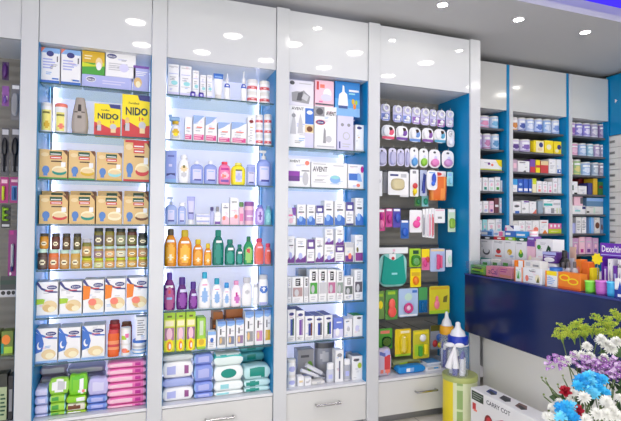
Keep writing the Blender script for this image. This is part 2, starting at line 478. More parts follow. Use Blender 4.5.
m = M(); m.box(-1.5, 4.6, -2.6, 3.6, -.05, 0, mat((226,220,210), .25, .5, 'tile')); struct('floor', m)
wm = mat((226,225,222), .6)
m = M(); m.box(-1.5, -1.4, -2.6, -2.2, 0, 2.95, wm); m.box(-1.5, -1.4, 1.3, 3.6, 0, 2.95, wm); m.box(-1.5, -1.4, -2.2, 1.3, 2.5, 2.95, wm); struct('wall_left', m)  # opening added in this unseen wall to let in side fill light
m = M(); m.box(4.5, 4.6, -2.6, 3.6, 0, 2.95, wm); struct('wall_right', m)
m = M(); m.box(-1.4, 2.335, D+.405, D+.45, 0, ZC, wm); m.box(2.335, 4.5, YB+.345, YB+.40, 0, ZC, wm); m.box(2.325, 2.345, D+.38, YB+.345, 0, ZC, wm); struct('wall_front', m)
m = M(); m.box(-1.4, -.9, -2.6, -2.5, 0, 2.95, wm); m.box(4.0, 4.5, -2.6, -2.5, 0, 2.95, wm); m.box(-.9, 4.0, -2.6, -2.5, 2.45, 2.95, wm); struct('wall_back', m)  # wide opening added behind the camera to let in frontal fill light
cm = mat((188,188,188), .75, .3)
m = M(); m.box(-1.4, 4.5, YC+.12, 3.52, ZC, ZC+.26, cm); m.box(-1.4, 4.5, YC+.01, YC+.12, ZC, ZC+.03, cm); m.box(-1.4, 4.5, YC, YC+.01, ZC, ZC+.038, cm)
m.box(-1.4, 4.5, -2.5, YC+.12, ZTRAY, ZTRAY+.1, cm); struct('ceiling', m)
m = M(); m.box(-1.35, 4.45, 1.86, YC+.117, ZTRAY-.012, ZTRAY-.0005, mat((70,52,240), .5, .5, 'e', 1.1))  # glowing sheet stands in for violet cove light falling on the ceiling
tag(m.build('cove_glow'), 'violet glow panel standing in for hidden cove lighting along the recessed ceiling edge', 'glow panel')

LAMP = mat((255,249,240), .5, .5, 'e', 36.0)
LAMP2 = mat((255,250,244), .5, .5, 'e', 80.0)
def downlight(x, y, zc, r, label):
    t = empty('ceiling_downlight', (x, y, zc), label, 'ceiling light', 'round downlights in the ceiling')
    m = M(); m.ring((0, 0, -.001), r*1.16, r*.16, mat((240,240,240), .4), 'z', 22, 6); m.build('trim_ring', t)
    m = M(); m.loft([(-.004, r*.96, r*.96), (-.001, r, r)], LAMP2 if r < .05 else LAMP, 0, 0, 22, 2, None, True, False); m.build('lamp_lens', t)
rowsd = [('lowered ceiling', 2.485, ZC, .029, [1.768+.6*k for k in range(-1, 5)]),
         ('recessed ceiling front', 1.68, ZTRAY, .074, [-.04,.72,1.25,1.84,2.6,3.55,4.1]),
         ('recessed ceiling middle', 1.19, ZTRAY, .074, [.01,.53,1.13,1.73,2.46,3.55,4.1]),
         ('shop-door half of the recess', .3, ZTRAY, .062, [-.6+.9*k for k in range(0, 6)]),
         ('shop entrance end', -1.0, ZTRAY, .062, [-.6+.9*k for k in range(0, 6)])]
for nm, y, zc, r, xs in rowsd:
    for k, x in enumerate(xs):
        if x < 4.4: downlight(x, y, zc, r, 'round white downlight, %s from the dark corner along the %s' % (ORD[k], nm))

# ------------------------------------------------------------------ tall cabinets along the wall
YBK = D + .375
def cabinet(k, label, lit=True, back=BACKW, shelves=SH, left=None, drawer=True, lastpost=False):
    xl, xr = (left if left is not None else PX[2*k-1]), PX[2*k]
    t = empty('display_cabinet', ((xl+xr)/2, D, 0), label, 'cabinet', 'tall white display cabinets')
    ox = (xl+xr)/2
    def part(m, name, parent=t):
        o = m.build(name, parent); return o
    B = lambda m, x0, x1, y0, y1, z0, z1, mm, c=0: m.box(x0-ox, x1-ox, y0-D, y1-D, z0, z1, mm, c)
    m = M()
    if left is None:
        B(m, PX[2*k-2]+.0005, xl, D-.012, YBK, 0, ZT+.004, POST, .0015); part(m, 'post')
    if lastpost:
        m = M(); B(m, PX[2*k], PX[2*k+1], D-.012, YBK, 0, ZT+.004, POST, .0015); part(m, 'post')
    for s, x in ((0, xl), (1, xr)):
        m = M(); B(m, x+(.0002 if not s else -.003), x+(.003 if not s else -.0002), D+.002, YBK-.003, ZBS, ZD, BLUE); part(m, 'side_panel')
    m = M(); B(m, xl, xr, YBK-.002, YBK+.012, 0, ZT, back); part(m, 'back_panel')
    m = M(); B(m, xl+.002, xr-.002, D, D+.019, ZD, ZT, WHITE, .001); part(m, 'top_door')
    m = M(); B(m, xl+.003, xr-.003, D+.02, YBK-.003, ZD+.002, ZD+.018, CARC); part(m, 'top_panel')
    for z in shelves:
        m = M(); B(m, xl+.004, xr-.004, D+.03, D+.350, z-.008, z, GLASS)
        B(m, xl+.004, xr-.004, D+.0285, D+.0298, z-.008, z, GLEDGE)
        part(m, 'glass_shelf')
    m = M(); B(m, xl+.001, xr-.001, D+.004, YBK-.003, ZBS-.016, ZBS-.0005, CARC); part(m, 'bottom_shelf')
    if drawer:
        m = M(); B(m, xl+.003, xr-.003, D, D+.019, ZK+.004, ZBS-.02, mat((212,212,210), .14), .0012); dr = part(m, 'drawer')
        m = M(); w = .085; zc = .195
        m.box(-w, w, -.034, -.024, zc-.007, zc+.007, CHROME, .003)
        for s in (-1, 1): m.box(s*w*.93-.005, s*w*.93+.005, -.026, .001, zc-.005, zc+.005, CHROME, .001)
        part(m, 'handle', dr)
    m = M(); B(m, xl, xr, D+.045, D+.06, 0, ZK, STEEL); part(m, 'plinth')
    if lit:
        for x, s in ((xl+.004, 1), (xr-.004, -1)):
            m = M(); B(m, x, x+s*.016, D+.3515, D+.353, ZBS+.01, ZD-.01, CARC); pr = part(m, 'light_profile')
            m = M(); B(m, x+s*.001, x+s*.015, D+.3532, D+.356, ZBS+.012, ZD-.012, mat((226,230,255), .5, .5, 'e', LEDS)); part(m, 'led_strip', pr)
    return t
cab0 = cabinet(0, 'dark unlit corner cabinet with hanging hair brushes, only its edge showing', False, GREYB, [], left=-1.3, drawer=False)
cab1 = cabinet(1, 'tall lit white cabinet filled with baby food, jars and milk powder')
cab2 = cabinet(2, 'tall lit white cabinet filled with coloured shampoo bottles and baby toiletries')
cab3 = cabinet(3, 'tall lit white cabinet filled with white feeding bottle and breast pump boxes', shelves=SH[1:])
cab4 = cabinet(4, 'unlit white cabinet with blue sides where soother packs hang on pegs', False, GREYB, [], lastpost=True)

# ------------------------------------------------------------------ far cabinets behind the counter
SB = [2.118, 1.943, 1.769, 1.597, 1.418, 1.246, 1.06]
def far_cabinet(x0, x1, label, back, bl=.028):
    t = empty('wall_cabinet', ((x0+x1)/2, YB, 0), label, 'cabinet', 'far wall cabinets behind the counter'); ox = (x0+x1)/2
    B = lambda m, a, b, y0, y1, z0, z1, mm, c=0: m.box(a-ox, b-ox, y0-YB, y1-YB, z0, z1, mm, c)
    yb = YB + .30
    m = M(); B(m, x0, x0+.036, YB-.004, yb, 0, ZT, POST, .001); m.build('post', t)
    m = M(); B(m, x0+.036, x1-bl, yb-.01, yb, .1, ZT, back); m.build('back_panel', t)
    m = M(); B(m, x1-bl, x1-.001, YB, yb, .1, ZT, BLUE); m.build('side_panel', t)
    m = M(); B(m, x0+.038, x1-bl-.001, YB, YB+.018, ZD, ZT, mat((208,208,206), .1), .001); m.build('top_door', t)
    m = M(); B(m, x0+.037, x1-bl-.001, YB+.02, yb-.01, ZD+.002, ZD+.018, CARC); m.build('top_panel', t)
    for z in SB:
        m = M(); B(m, x0+.037, x1-bl-.001, YB+.03, yb-.011, z-.016, z, mat((88,90,96), .4)); m.build('shelf', t)
    m = M(); B(m, x0+.037, x1-bl-.001, YB+.005, yb-.011, .1, .9, CARC); m.build('base_unit', t)
FX = [2.35, 2.880, 3.535, 4.022]
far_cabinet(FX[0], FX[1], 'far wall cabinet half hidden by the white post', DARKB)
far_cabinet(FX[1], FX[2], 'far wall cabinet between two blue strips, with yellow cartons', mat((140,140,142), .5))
far_cabinet(FX[2], FX[3], 'shadowy far wall cabinet next to the drawer stack', mat((34,34,37), .5), .012)  # back panel colour darkened to paint in its lack of light

XC = 4.03
t = empty('drawer_cabinet', (XC, YB+.028, 0), 'grey stack of small medicine drawers under a blue panel', 'cabinet')
m = M(); m.box(.012, .44, -1.2, 0, 0, 2.68, mat((196,194,188), .4)); m.build('body', t)
m = M(); m.box(-.004, .011, -1.2, 0, 2.135, 2.68, mat((0,138,196), .25), .001); m.box(-.006, -.0045, -.006, 0, 2.135, 2.68, mat((150,215,235), .2))
m.add([(-.0045, -.082, 2.425), (-.0045, -.082, 2.46), (-.0045, -.105, 2.4425)], [(0,1,2)], mat(K['white'])); m.build('upper_panel', t)
for c in range(4):
    for r in range(14):
        z1 = 2.126 - .1015*r; y1 = -.004 - .298*c
        m = M(); m.box(0, .0115, y1-.292, y1, z1-.096, z1, mat((240,238,232), .35), .002); dr = m.build('drawer', t)
        m = M(); m.box(-.006, 0, y1-.075, y1-.022, z1-.06, z1-.036, mat((168,166,162), .3), .002); m.box(-.0068, -.006, y1-.068, y1-.03, z1-.052, z1-.046, mat((84,82,80), .5)); m.build('handle', dr)

# ------------------------------------------------------------------ counter
t = empty('sales_counter', (2.4, 1.7, 0), 'long shop counter with navy front panel over a recessed white base', 'counter')
cb = lambda m, a, b, y0, y1, z0, z1, mm, c=0: m.box(a-2.4, b-2.4, y0-1.7, y1-1.7, z0, z1, mm, c)
m = M(); cb(m, 2.17, 2.19, .5, 2.782, .575, .972, mat((22,36,84), .16, .5, 'mottle'), .002); m.build('front_panel', t)
m = M(); cb(m, 2.33, 2.62, .5, 2.782, 0, .57, mat((240,238,233), .3), .001); m.build('base', t)
m = M(); cb(m, 2.19, 2.62, .5, 2.782, .5702, .60, CARC); cb(m, 2.36, 2.62, 2.783, 3.03, .3, .972, CARC); m.build('underside', t)
m = M(); cb(m, 2.165, 2.80, .5, 2.782, .9725, .983, mat((48,60,130), .12), .001); cb(m, 2.35, 2.80, 2.782, 3.04, .9725, .983, mat((48,60,130), .12)); m.build('worktop', t)
ZCT = .983
# ================================================================== goods
YF = D + .05
R = lambda i, place, group: Row((SH+[ZBS])[i], YF, place, group)
L = lambda c='lgrey', a=.15, b=.35, u=.8, v=.6, n=3: ('l', a, b, u, v, n, c)

# ---------- baby food cabinet, top shelf
r = R(0, 'top baby-food shelf', 'cartons on the top baby-food shelf')
dd = [('r',0,.0,1,.09,'blue'),('r',0,.86,1,1,'lblue'),('e',.48,.84,.2,.08,'navy'),('p',[(0,1),(.22,1),(0,.86)],'salmon'),('r',.84,.62,.9,.78,'dgrey'),L('lilac',.1,.4,.75,.72,4),('r',.6,.12,.95,.16,'blue')]
box(r,'milk_carton',40,60,48,'white carton with blue foot stripe against the post','white',dd)
box(r,'milk_carton',61,81,50,'white carton with blue foot stripe beside the lilac carton','white',dd)
a = box(r,'long_carton',82,131.5,76,'long lilac carton lying flat','lilac',[('e',.17,.63,.1,.22,'white'),('e',.17,.63,.088,.17,'navy'),('t','chicco',.17,.63,.22,'white',.14),L('llil',.4,.3,.95,.7,2)])
box(r,'nursing_carton',82,104.8,51.5,'yellow and green carton on top of the long lilac carton','green',[('r',0,.5,1,1,'mustard'),('p',[(0,.5),(.5,.42),(1,.56),(1,.4),(0,.3)],'ygreen'),('e',.75,.5,.16,.26,'beige'),('e',.74,.38,.12,.18,'white'),L('cream',.1,.62,.5,.85,2)],own=True,zb=top_of(a))
box(r,'nursing_carton',105.5,136,54,'white carton with navy logo on top of the long lilac carton','white',[('e',.2,.86,.16,.1,'navy'),('t','chicco',.2,.86,.1,'white',.24),L('lgrey',.1,.25,.9,.6,4),('e',.6,.4,.16,.18,'llil')],own=True,zb=top_of(a),dep=.07)
box(r,'nursing_carton',133,149,66,'mauve carton with a baby picture','lilac',[('e',.3,.35,.26,.2,'tan'),('e',.32,.28,.16,.13,'cream'),('r',0,.9,1,1,'violet'),L('white',.15,.6,.9,.8,3)],dep=.12)
# ---------- milk-powder shelf
r = R(1, 'milk-powder shelf', 'goods on the milk-powder shelf')
can(r,'formula_can',39.5,52,102,'white can with a yellow label next to the post','white','offw',[('r',.14,.1,.86,.86,(240,230,130)),('e',.55,.28,.24,.13,'mustard'),('r',.25,.7,.75,.76,'olive')])
can(r,'formula_can',53.5,67,103,'white can with yellow label and red rim','white','salmon',[('r',.16,.1,.84,.82,(240,230,130)),('e',.55,.25,.2,.1,'salmon'),('r',.25,.66,.75,.72,'olive')])
o = bottle(r,'fresh','air_freshener',71,88,97,'grey-brown automatic air freshener dispenser',(172,162,154),None,[('p',0,0,0,0,0)][:0]+[('e',.5,.72,.14,.1,(60,54,52)),('r',.2,.58,.36,.62,(90,82,78)),('r',.62,.58,.8,.62,(90,82,78)),('e',.46,.46,.1,.05,(80,74,70))],dep=.07,cat='air freshener',e=3)
def nido(u0,u1,vt,look):
    return box(r,'milk_powder_carton',u0,u1,vt,look,'yellow',[('p',[(0,0),(1,0),(1,.3),(.6,.24),(.3,.34),(0,.42)],'red'),('p',[(.55,1),(1,1),(1,.86),(.62,.88)],'navy'),('t','NIDO',.535,.605,.19,(60,120,50),.8),('t','NIDO',.52,.615,.18,(24,24,60),.78),('t','1+',.7,.44,.1,'red',.18),('t','Fortified',.42,.8,.05,'olive',.4),
      ('e',.19,.38,.08,.08,'tan'),('r',.12,.14,.27,.32,'lgrey'),('p',[(.1,.12),(.05,.26),(.13,.3)],'brown'),('e',.73,.28,.13,.1,'lgrey'),('r',.64,.1,.83,.22,'beige')])
nido(94,120.5,104,'smaller yellow and red milk-powder carton')
nido(122,150,95,'larger yellow and red milk-powder carton')
# ---------- cereal shelves
def cereal(r, u0, u1, vt, look, foot, bowl, extra=(), **k):
    return box(r,'cereal_carton',u0,u1,vt,look,(222,188,128),[('r',0,0,1,.05,foot),('p',[(.82,1),(1,1),(1,.8)],'brown'),('r',.36,.8,.8,.94,'red' if foot=='red' else 'dgreen'),('r',.4,.83,.76,.86,'white'),('r',.38,.68,.8,.78,'red'),('r',.42,.71,.76,.74,'white'),('r',.42,.58,.8,.62,'dbrown'),
       ('e',.72,.3,.27,.15,'cream'),('e',.72,.24,.26,.11,bowl),('e',.72,.3,.24,.08,'beige'),('e',.2,.82,.14,.07,'beige'),('e',.24,.3,.13,.14,(84,130,196)),('r',.16,.1,.3,.24,(84,130,196)),('r',.78,.42,.94,.58,'white')]+list(extra),group='beige cereal cartons',**k)
r = R(2, 'upper cereal shelf', '')
cereal(r,38.5,67.5,149.5,'beige cereal carton with green foot and teal bowl','green','teal')
cereal(r,68.5,95,150.5,'beige cereal carton with green foot and yellow bowl','green','mustard')
cereal(r,96.5,122,152.5,'beige cereal carton with yellow foot and pale bowl','mustard','aqua')
cereal(r,123.5,150.5,140,'taller beige cereal carton with red cap and red bowl','red','red',[('r',.06,.93,.96,.99,'red')])
r = R(3, 'lower cereal shelf', '')
cereal(r,39,68,195,'beige cereal carton with red bowl','tan','red')
cereal(r,69,95,195,'beige cereal carton with teal bowl','tan','teal')
cereal(r,96,122,196,'beige cereal carton with cream bowl','tan','cream')
cereal(r,123.5,150,196.5,'beige cereal carton with brown bowl','tan','brown')
for i,(a,b,l) in enumerate(((41,68,'red'),(70,96,'teal'),(97.5,122,'cream'),(124,149,'brown'))):
    cereal(r,a,b,191,'beige cereal carton standing behind the %s-bowl carton of the lower cereal shelf' % l,'tan','cream',own=True,yf=D+.135)
# ---------- jars
r = R(4, 'jar shelf', 'baby food jars')
def jar(u0,u1,vt,look,food,lid,label,zb=None,**k):
    return bottle(r,'jar','food_jar',u0,u1,vt,look,food,lid,[('r',.0,.1,1,.74,label),('e',.5,.42,.3,.16,'cream'),('r',.3,.4,.7,.46,'dbrown')],capf=.17,capw=.93,top='lid',cat='jar',own=True,e=2,zb=zb,dep=None,**k)
lowj = [(36,47.2,249,'brown',(84,60,50)),(48,58.4,249.5,'orange',(226,110,50)),(59,69,250,'yellow-brown',(198,140,60)),(70,80,250,'gold',(205,160,70))]
nmj = ['against the post','second from the post','third from the post','fourth from the post']
tops = [('amber',(208,140,20),(225,160,40)),('red-brown',(96,38,22),(110,60,50)),('dark brown',(86,60,26),(110,96,60)),('olive',(84,74,32),(100,96,56))]
for i,(u0,u1,vt,cn,c) in enumerate(lowj):
    b = jar(u0,u1,vt,'large %s food jar with mint lid, bottom row, %s' % (cn,nmj[i]),c,'mint',tuple(x*.8+30 for x in c))
    tn,tc,tl = tops[i]
    jar(u0+3,u1+1.2,233.5,'%s food jar without label standing on the large %s jar' % (tn,cn),tc,(60,56,44),tc,zb=top_of(b))
b = jar(81,92,258,'yellow jar with green lid, bottom of the pair in mid jar shelf',(214,186,70),'ygreen',(200,150,70))
jar(81.5,91.5,239,'green jar with silver lid on top of the yellow jar pair',(120,120,40),'lgrey',(190,150,90),zb=top_of(b))
cols = [(93.5,103.2),(104.5,114.5),(115.8,125.6),(127,137),(138,147.5)]
lc = [('mint',(206,214,150)),('salmon',(222,160,100)),('cream',(226,196,120)),('gold',(214,160,70)),('tan',(200,150,90))]
for i,(u0,u1) in enumerate(cols):
    n = ORD[i]
    b = jar(u0,u1,258.5-.3*i,'%s-labelled small jar at the bottom of the %s jar column beside the stacked pair' % (lc[i][0],n),(190,160,70),'ygreen',lc[i][1])
    b = jar(u0,u1,246.6-.2*i,'pale-lidded small jar in the middle of the %s jar column beside the stacked pair' % n,(170,140,80),'mint',[(150,120,130),(222,170,110),(206,210,190),(200,150,60),(190,140,100)][i],zb=top_of(b))
    jar(u0,u1,[228,228,228.5,228.5,233][i],'dark-lidded jar on top of the %s jar column beside the stacked pair' % n,[(110,104,36),(130,120,36),(96,80,40),(86,40,26),(40,44,34)][i],(34,44,36),[(80,72,76),(130,110,70),(140,150,120),(110,110,50),(60,66,50)][i],zb=top_of(b))
# ---------- white cereal boxes with a purple arc
r = R(5, 'white cereal-carton shelf', 'white cereal cartons with a purple arc')
def arc(col): return [('p',[(0,1),(.08,1),(.25,.84),(.6,.74),(1,.72),(1,.68),(.6,.69),(.22,.78),(0,.93)],col)]
for i,(u0,u1,vt,look,left) in enumerate(((34.5,58,282,'white cereal carton with green tag, tight against the post',0),(59.5,82,281.5,'white cereal carton with green tag in front of grey tops',0),(83,104,279.5,'white cereal carton with orange side patch next to the green-tagged ones',1),(105,125.5,278.5,'white cereal carton with orange side patch in mid shelf',1),(126.5,147.5,277.5,'white cereal carton with orange side patch, last before the toiletries post',1))):
    ds = arc('navy')+[('e',.72,.84,.24,.06,'navy'),('t','BLEDINA',.72,.84,.035,'white',.34),('l',.4,.72,.95,.78,1,'red'),('e',.62,.3,.36,.17,'beige'),('e',.5,.26,.2,.1,'tan'),('e',.72,.22,.18,.08,'cream'),('r',0,0,1,.06,'lblue')]
    ds += [('p',[(0,.36),(.34,.38),(.4,.5),(.3,.52),(0,.52)],'lime')] if not left else [('p',[(0,.42),(.3,.46),(.36,.8),(.2,.82),(0,.84)],'orange'),('e',.45,.36,.2,.1,'salmon')]
    box(r,'cereal_carton',u0,u1,vt,look,'white',ds,dep=.12,topc='lgrey')  # top faces painted grey for the shade inside the shelf
# ---------- moon cartons, medicine bottles
r = R(6, 'moon-carton shelf', 'goods on the moon-carton shelf')
for u0,u1,vt,look in ((34,57.5,328.5,'white night-cereal carton with blue moon panel, against the post'),(58.5,80.5,327.5,'white night-cereal carton with blue moon panel between two others'),(82,105,325.5,'white night-cereal carton with blue moon panel beside the orange bottle')):
    box(r,'cereal_carton',u0,u1,vt,look,'white',[('p',[(0,.28),(.3,.34),(.38,.55),(.3,.76),(0,.9)],'blue'),('e',.17,.5,.11,.11,'white'),('e',.22,.53,.09,.09,'blue')]+arc('blue')+[('e',.7,.84,.25,.06,'navy'),('t','BLEDINA',.7,.84,.035,'white',.34),('l',.42,.72,.95,.78,1,'red'),('e',.6,.24,.34,.15,'beige'),('e',.66,.2,.2,.09,'cream'),('r',0,0,1,.06,'lblue')],dep=.12,topc='lgrey',group='white night-cereal cartons with a moon')
bottle(r,'tub','syrup_bottle',107.5,119,330,'orange bottle with red label stripe beside the moon cartons',(226,96,34),'red',[('b',.3,.7,(236,150,100)),('b',.42,.55,'red')],capf=.14,capw=.9,own=True)
bottle(r,'tub','syrup_bottle',109,120,320.5,'red-orange bottle standing behind the orange one','red','dred',[('b',.45,.8,'salmon')],capf=.12,capw=.9,own=True,yf=D+.13)
bottle(r,'tub','syrup_bottle',121,132,322,'dark red bottle standing behind the two white tubs','dred','brown',[],capf=.12,capw=.9,own=True,yf=D+.15)
b = can(r,'food_tub',120.5,130.5,344,'white tub with orange print, lower of the two stacked','white','offw',[('e',.4,.5,.3,.24,'salmon'),('r',.55,.3,.9,.5,'orange')],own=True,cat='tub')
can(r,'food_tub',120.5,130.8,328,'white tub with green and pink print, upper of the two stacked','white','offw',[('r',.1,.3,.5,.6,'lime'),('r',.45,.45,.85,.7,'pink')],own=True,cat='tub',zb=top_of(b))
b = can(r,'cream_tub',132,146.5,349.5,'wide white tub with blue band at the bottom of its stack','white','lblue',[('b',.2,.5,'sky')],own=True,cat='tub',lidf=.25)
b = can(r,'cream_tub',132,146.5,340.5,'wide white tub with blue lid on the blue-banded tub','white','blue',[('b',.2,.6,'lgrey')],own=True,cat='tub',lidf=.3,zb=top_of(b))
box(r,'medicine_carton',135.5,147,317,'white carton with grey print on the wide tubs','white',[L('grey',.15,.2,.85,.9,7)],own=True,zb=top_of(b),dep=.07)
# ---------- wipes at the bottom
r = R(7, 'bottom baby-food shelf', 'wipes packs on the bottom baby-food shelf')
def wp(u0,u1,v0,v1,look,body,decs=(),z=None,**k): return pouch(r,'wipes_pack',u0,u1,v0,look,body,decs,own=True,vb=None if z is not None else v1,zb=z,**k)
def stack(u0,u1,vs,items,z0=None,pk=None,**k):
    """a pile from the shelf up: vs = pixel rows from bottom to top edge"""
    z = r.z+.001 if z0 is None else z0; o = None
    for i,(look,body,decs,kw) in enumerate(items):
        kk = dict(k); kk.update(kw); o = pouch(r,'wipes_pack',u0,u1,vs[i+1],look,body,decs,own=True,zb=z,**kk); z = top_of(o)
    return z
pn = ['lowest','second from below','third from below','fourth from below','third from the top','second from the top','topmost']
stack(107,146,[410.5,404,396.5,389,382,375,368,361.5],[('pink wipes pack, %s of the tall pink pile' % pn[i],[(236,130,190),(228,110,176)][i%2],[('r',.1,.3,.66,.55,'lpink'),('r',.72,.25,.84,.75,'mag'),('r',.2,.6,.6,.7,'hot')],{}) for i in range(7)],crimp=(238,170,205))
stack(86.5,107,[416,410.5,403.5,396],[('blue wipes pack, %s of the blue pile beside the pink pile' % l,(112,140,216),[('r',.2,.3,.8,.6,'lilac')],{}) for l in ('lowest','middle','highest')],crimp='lblue')
stack(66,86,[419,411,403.5,396],[('lime green wipes pack, lowest of the mixed green pile','lime',[('e',.4,.5,.3,.3,'white')],{}),('white wipes pack with brown print in the mixed green pile',(226,220,205),[('e',.4,.5,.3,.3,'brown')],{}),('green wipes pack, upper one of the mixed green pile',(140,205,40),[('e',.7,.5,.2,.3,'white')],{})],crimp='lime')
stack(31.5,48,[424,415,406,397,389],[('lilac wipes pack, %s of the lilac pile by the post' % l,[(170,180,226),(206,206,236)][i%2],[('r',.2,.3,.8,.6,'llil')],{}) for i,l in enumerate(('lowest','second','third','highest'))],crimp='lblue')
stack(49,65.5,[422,412,403,395],[('light green wipes pack, %s of the pile by the lilac pile' % l,(160,212,70),[('r',.15,.3,.6,.7,'green')],{}) for l in ('lowest','middle','highest')],crimp='aqua')
wp(48.5,69,378,394,'white and green wipes pack leaning on top of the light green pile',(150,205,70),[('p',[(.1,.15),(.9,.15),(.86,.85),(.2,.85)],'white')]if 0 else [('e',.52,.5,.36,.38,'white'),('e',.6,.45,.18,.2,'lgrey')],z=at_y(57,394.5,YF).z,dep=.06,tilt=-.18)
wp(68.5,87.5,374.5,395,'bright green wipes pack with white corner standing on the mixed pile',(120,200,30),[('r',.15,.5,.8,.9,(90,190,20)),('e',.7,.3,.26,.22,'white'),('e',.8,.26,.1,.12,'salmon')],z=at_y(78,395.4,YF).z,dep=.06,tilt=-.1)
wp(88,108,378,395.5,'lilac wipes pack with white label standing on the blue pile',(190,186,232),[('r',.2,.3,.8,.75,'llil')],z=at_y(97,395.4,YF).z,dep=.06)
z = at_y(70,384,D+.2).z
stack(36,66,[420,402,388,376,366],[('mauve-grey wipes pack, %s of the back pile near the post' % l,(150,140,160),[('r',.1,.4,.9,.6,'lgrey')],{}) for l in ('lowest','second','third','highest')],yf=D+.19)
stack(67,105,[418,400,386,374,366],[('grey-blue wipes pack, %s of the back pile behind the green one' % l,(140,140,176),[('r',.1,.4,.9,.6,'lgrey')],{}) for l in ('lowest','second','third','highest')],yf=D+.19)

# ================================================================== toiletries cabinet
r = R(0, 'top toiletries shelf', 'goods on the top toiletries shelf')
lot = [('r',.1,.9,.9,.93,'lgrey'),('r',.1,.68,.9,.7,'lilac'),('e',.6,.4,.3,.07,'aqua'),('r',.1,.28,.9,.3,'lgrey'),('r',0,0,1,.1,'llil'),L('lgrey',.2,.46,.8,.62,2)]
for u0,u1,vt,look in ((167.6,179,64,'tall white lotion carton by the post'),(180,191.5,66,'tall white lotion carton with pale arc'),(192.5,199,70.5,'narrow white carton, tallest of three narrow ones'),(200,206,75,'narrow white carton in the middle of three narrow ones'),(206.8,212.4,75,'narrow white carton beside the blue-topped tube')):
    box(r,'lotion_carton',u0,u1,vt,look,'white',lot,dep=.06)
for u0,u1,vt,l in ((190.2,195.6,91.5,'by the tall cartons'),(198.6,203.8,92.5,'before the middle narrow carton')):
    bottle(r,'tub','cream_jar',u0,u1,vt,'tiny violet jar with white stripe '+l,(88,70,190),(60,44,150),[('r',.3,.2,.75,.8,'llil')],capf=.25,capw=.95,top='lid',cat='jar',own=True,yf=D+.034,group='tiny violet jars')
tube(r,'cream_tube',213.5,224,73,'white tube with a royal blue crimped top','white','offw',[('b',.78,1,'blue'),('r',.2,.84,.8,.9,'lblue'),('l',.25,.3,.8,.6,3,'lgrey')])
sp = [('b',.72,.98,(60,90,190)),('r',.3,.8,.7,.88,'white'),('l',.3,.2,.75,.55,3,'lgrey')]
bottle(r,'lotion','spray_bottle',222.5+2,230.5,73,'white spray bottle with blue band beside the tube','white','white',sp,capf=.36,capw=.5,top='nozzle')
bottle(r,'slim','spray_bottle',241,247,71,'white spray bottle with blue band beside the red-labelled tubs','white','white',sp,capf=.4,capw=.62,top='nozzle')
rd = [('b',.3,.62,(226,120,126)),('r',.15,.38,.85,.52,'red'),('r',.3,.42,.5,.48,'white')]
for i,(u0,u1,vs) in enumerate(((247.8,259.2,(91.3,79)),(260.2,271,(92.3,80.5)))):
    c = ['beside the spray bottle','next to the blue side'][i]
    b = can(r,'cream_tub',u0,u1,vs[0],'white tub with red label, lower of the pair '+c,'white','offw',rd,cat='tub',own=True,lidf=.3,group='white tubs with red labels')
    can(r,'cream_tub',u0,u1,vs[1],'white tub with red label, upper of the pair '+c,'white','offw',rd,cat='tub',own=True,lidf=.3,zb=top_of(b),group='white tubs with red labels')
# ---------- pink-banded boxes
r = R(1, 'pink-banded carton shelf', 'goods on the pink-banded carton shelf')
bottle(r,'spray','spray_bottle',170.5,181,114.5,'white trigger spray bottle with yellow print and pale blue trigger','white',(140,176,214),[('e',.5,.5,.3,.2,'mustard'),('r',.2,.1,.8,.3,'lgrey'),('e',.5,.36,.2,.12,'yellow')],capf=.36,capw=.62,top='trigger')
def pk(u0,u1,vt,look,tri=True):
    ds = [('r',.06,.06,.94,.26,'hot'),('l',.1,.08,.9,.26,2,'lpink'),('l',.2,.36,.8,.56,2,'lgrey'),('r',.3,.52,.8,.57,'salmon')]
    if tri: ds += [('p',[(0,1),(1,1),(.96,.98),(.45,.76),(0,.64)],(150,178,224))]
    return box(r,'baby_cream_carton',u0,u1,vt,look,'white',ds,dep=.06)
pk(184.6,192,117,'narrow white carton with pink foot band',False)
pk(193.2,204.6,115.5,'white carton with blue top corner and pink band beside the narrow one')
pk(205.4,217,117,'white carton with blue top corner and pink band before the lower cartons')
pk(218,230.6,122.5,'lower white carton with blue top corner and pink band')
pk(231.4,246.8,122.5,'wider white carton with blue top corner and pink band')
box(r,'baby_cream_carton',247.6,255,116.5,'slim white carton with a dark red crest','white',[('e',.5,.82,.3,.06,'dred'),('r',.3,.6,.7,.63,'mustard'),('l',.3,.1,.7,.55,5,'lgrey')],dep=.06)
for i,(u0,u1) in enumerate(((256,263.8),(264.8,272.4))):
    z = None; c = ['beside the slim carton','next to the blue side'][i]
    for k,vt in enumerate(((134.4,124.4,114.4),(135,124.8,114))[i]):
        b = can(r,'cream_tub',u0,u1,vt,'small white tub with red label, %s of the pile %s' % (('bottom','middle','top')[k],c),'white','offw',rd,cat='tub',own=True,lidf=.3,zb=z,group='small white tubs with red labels'); z = top_of(b)
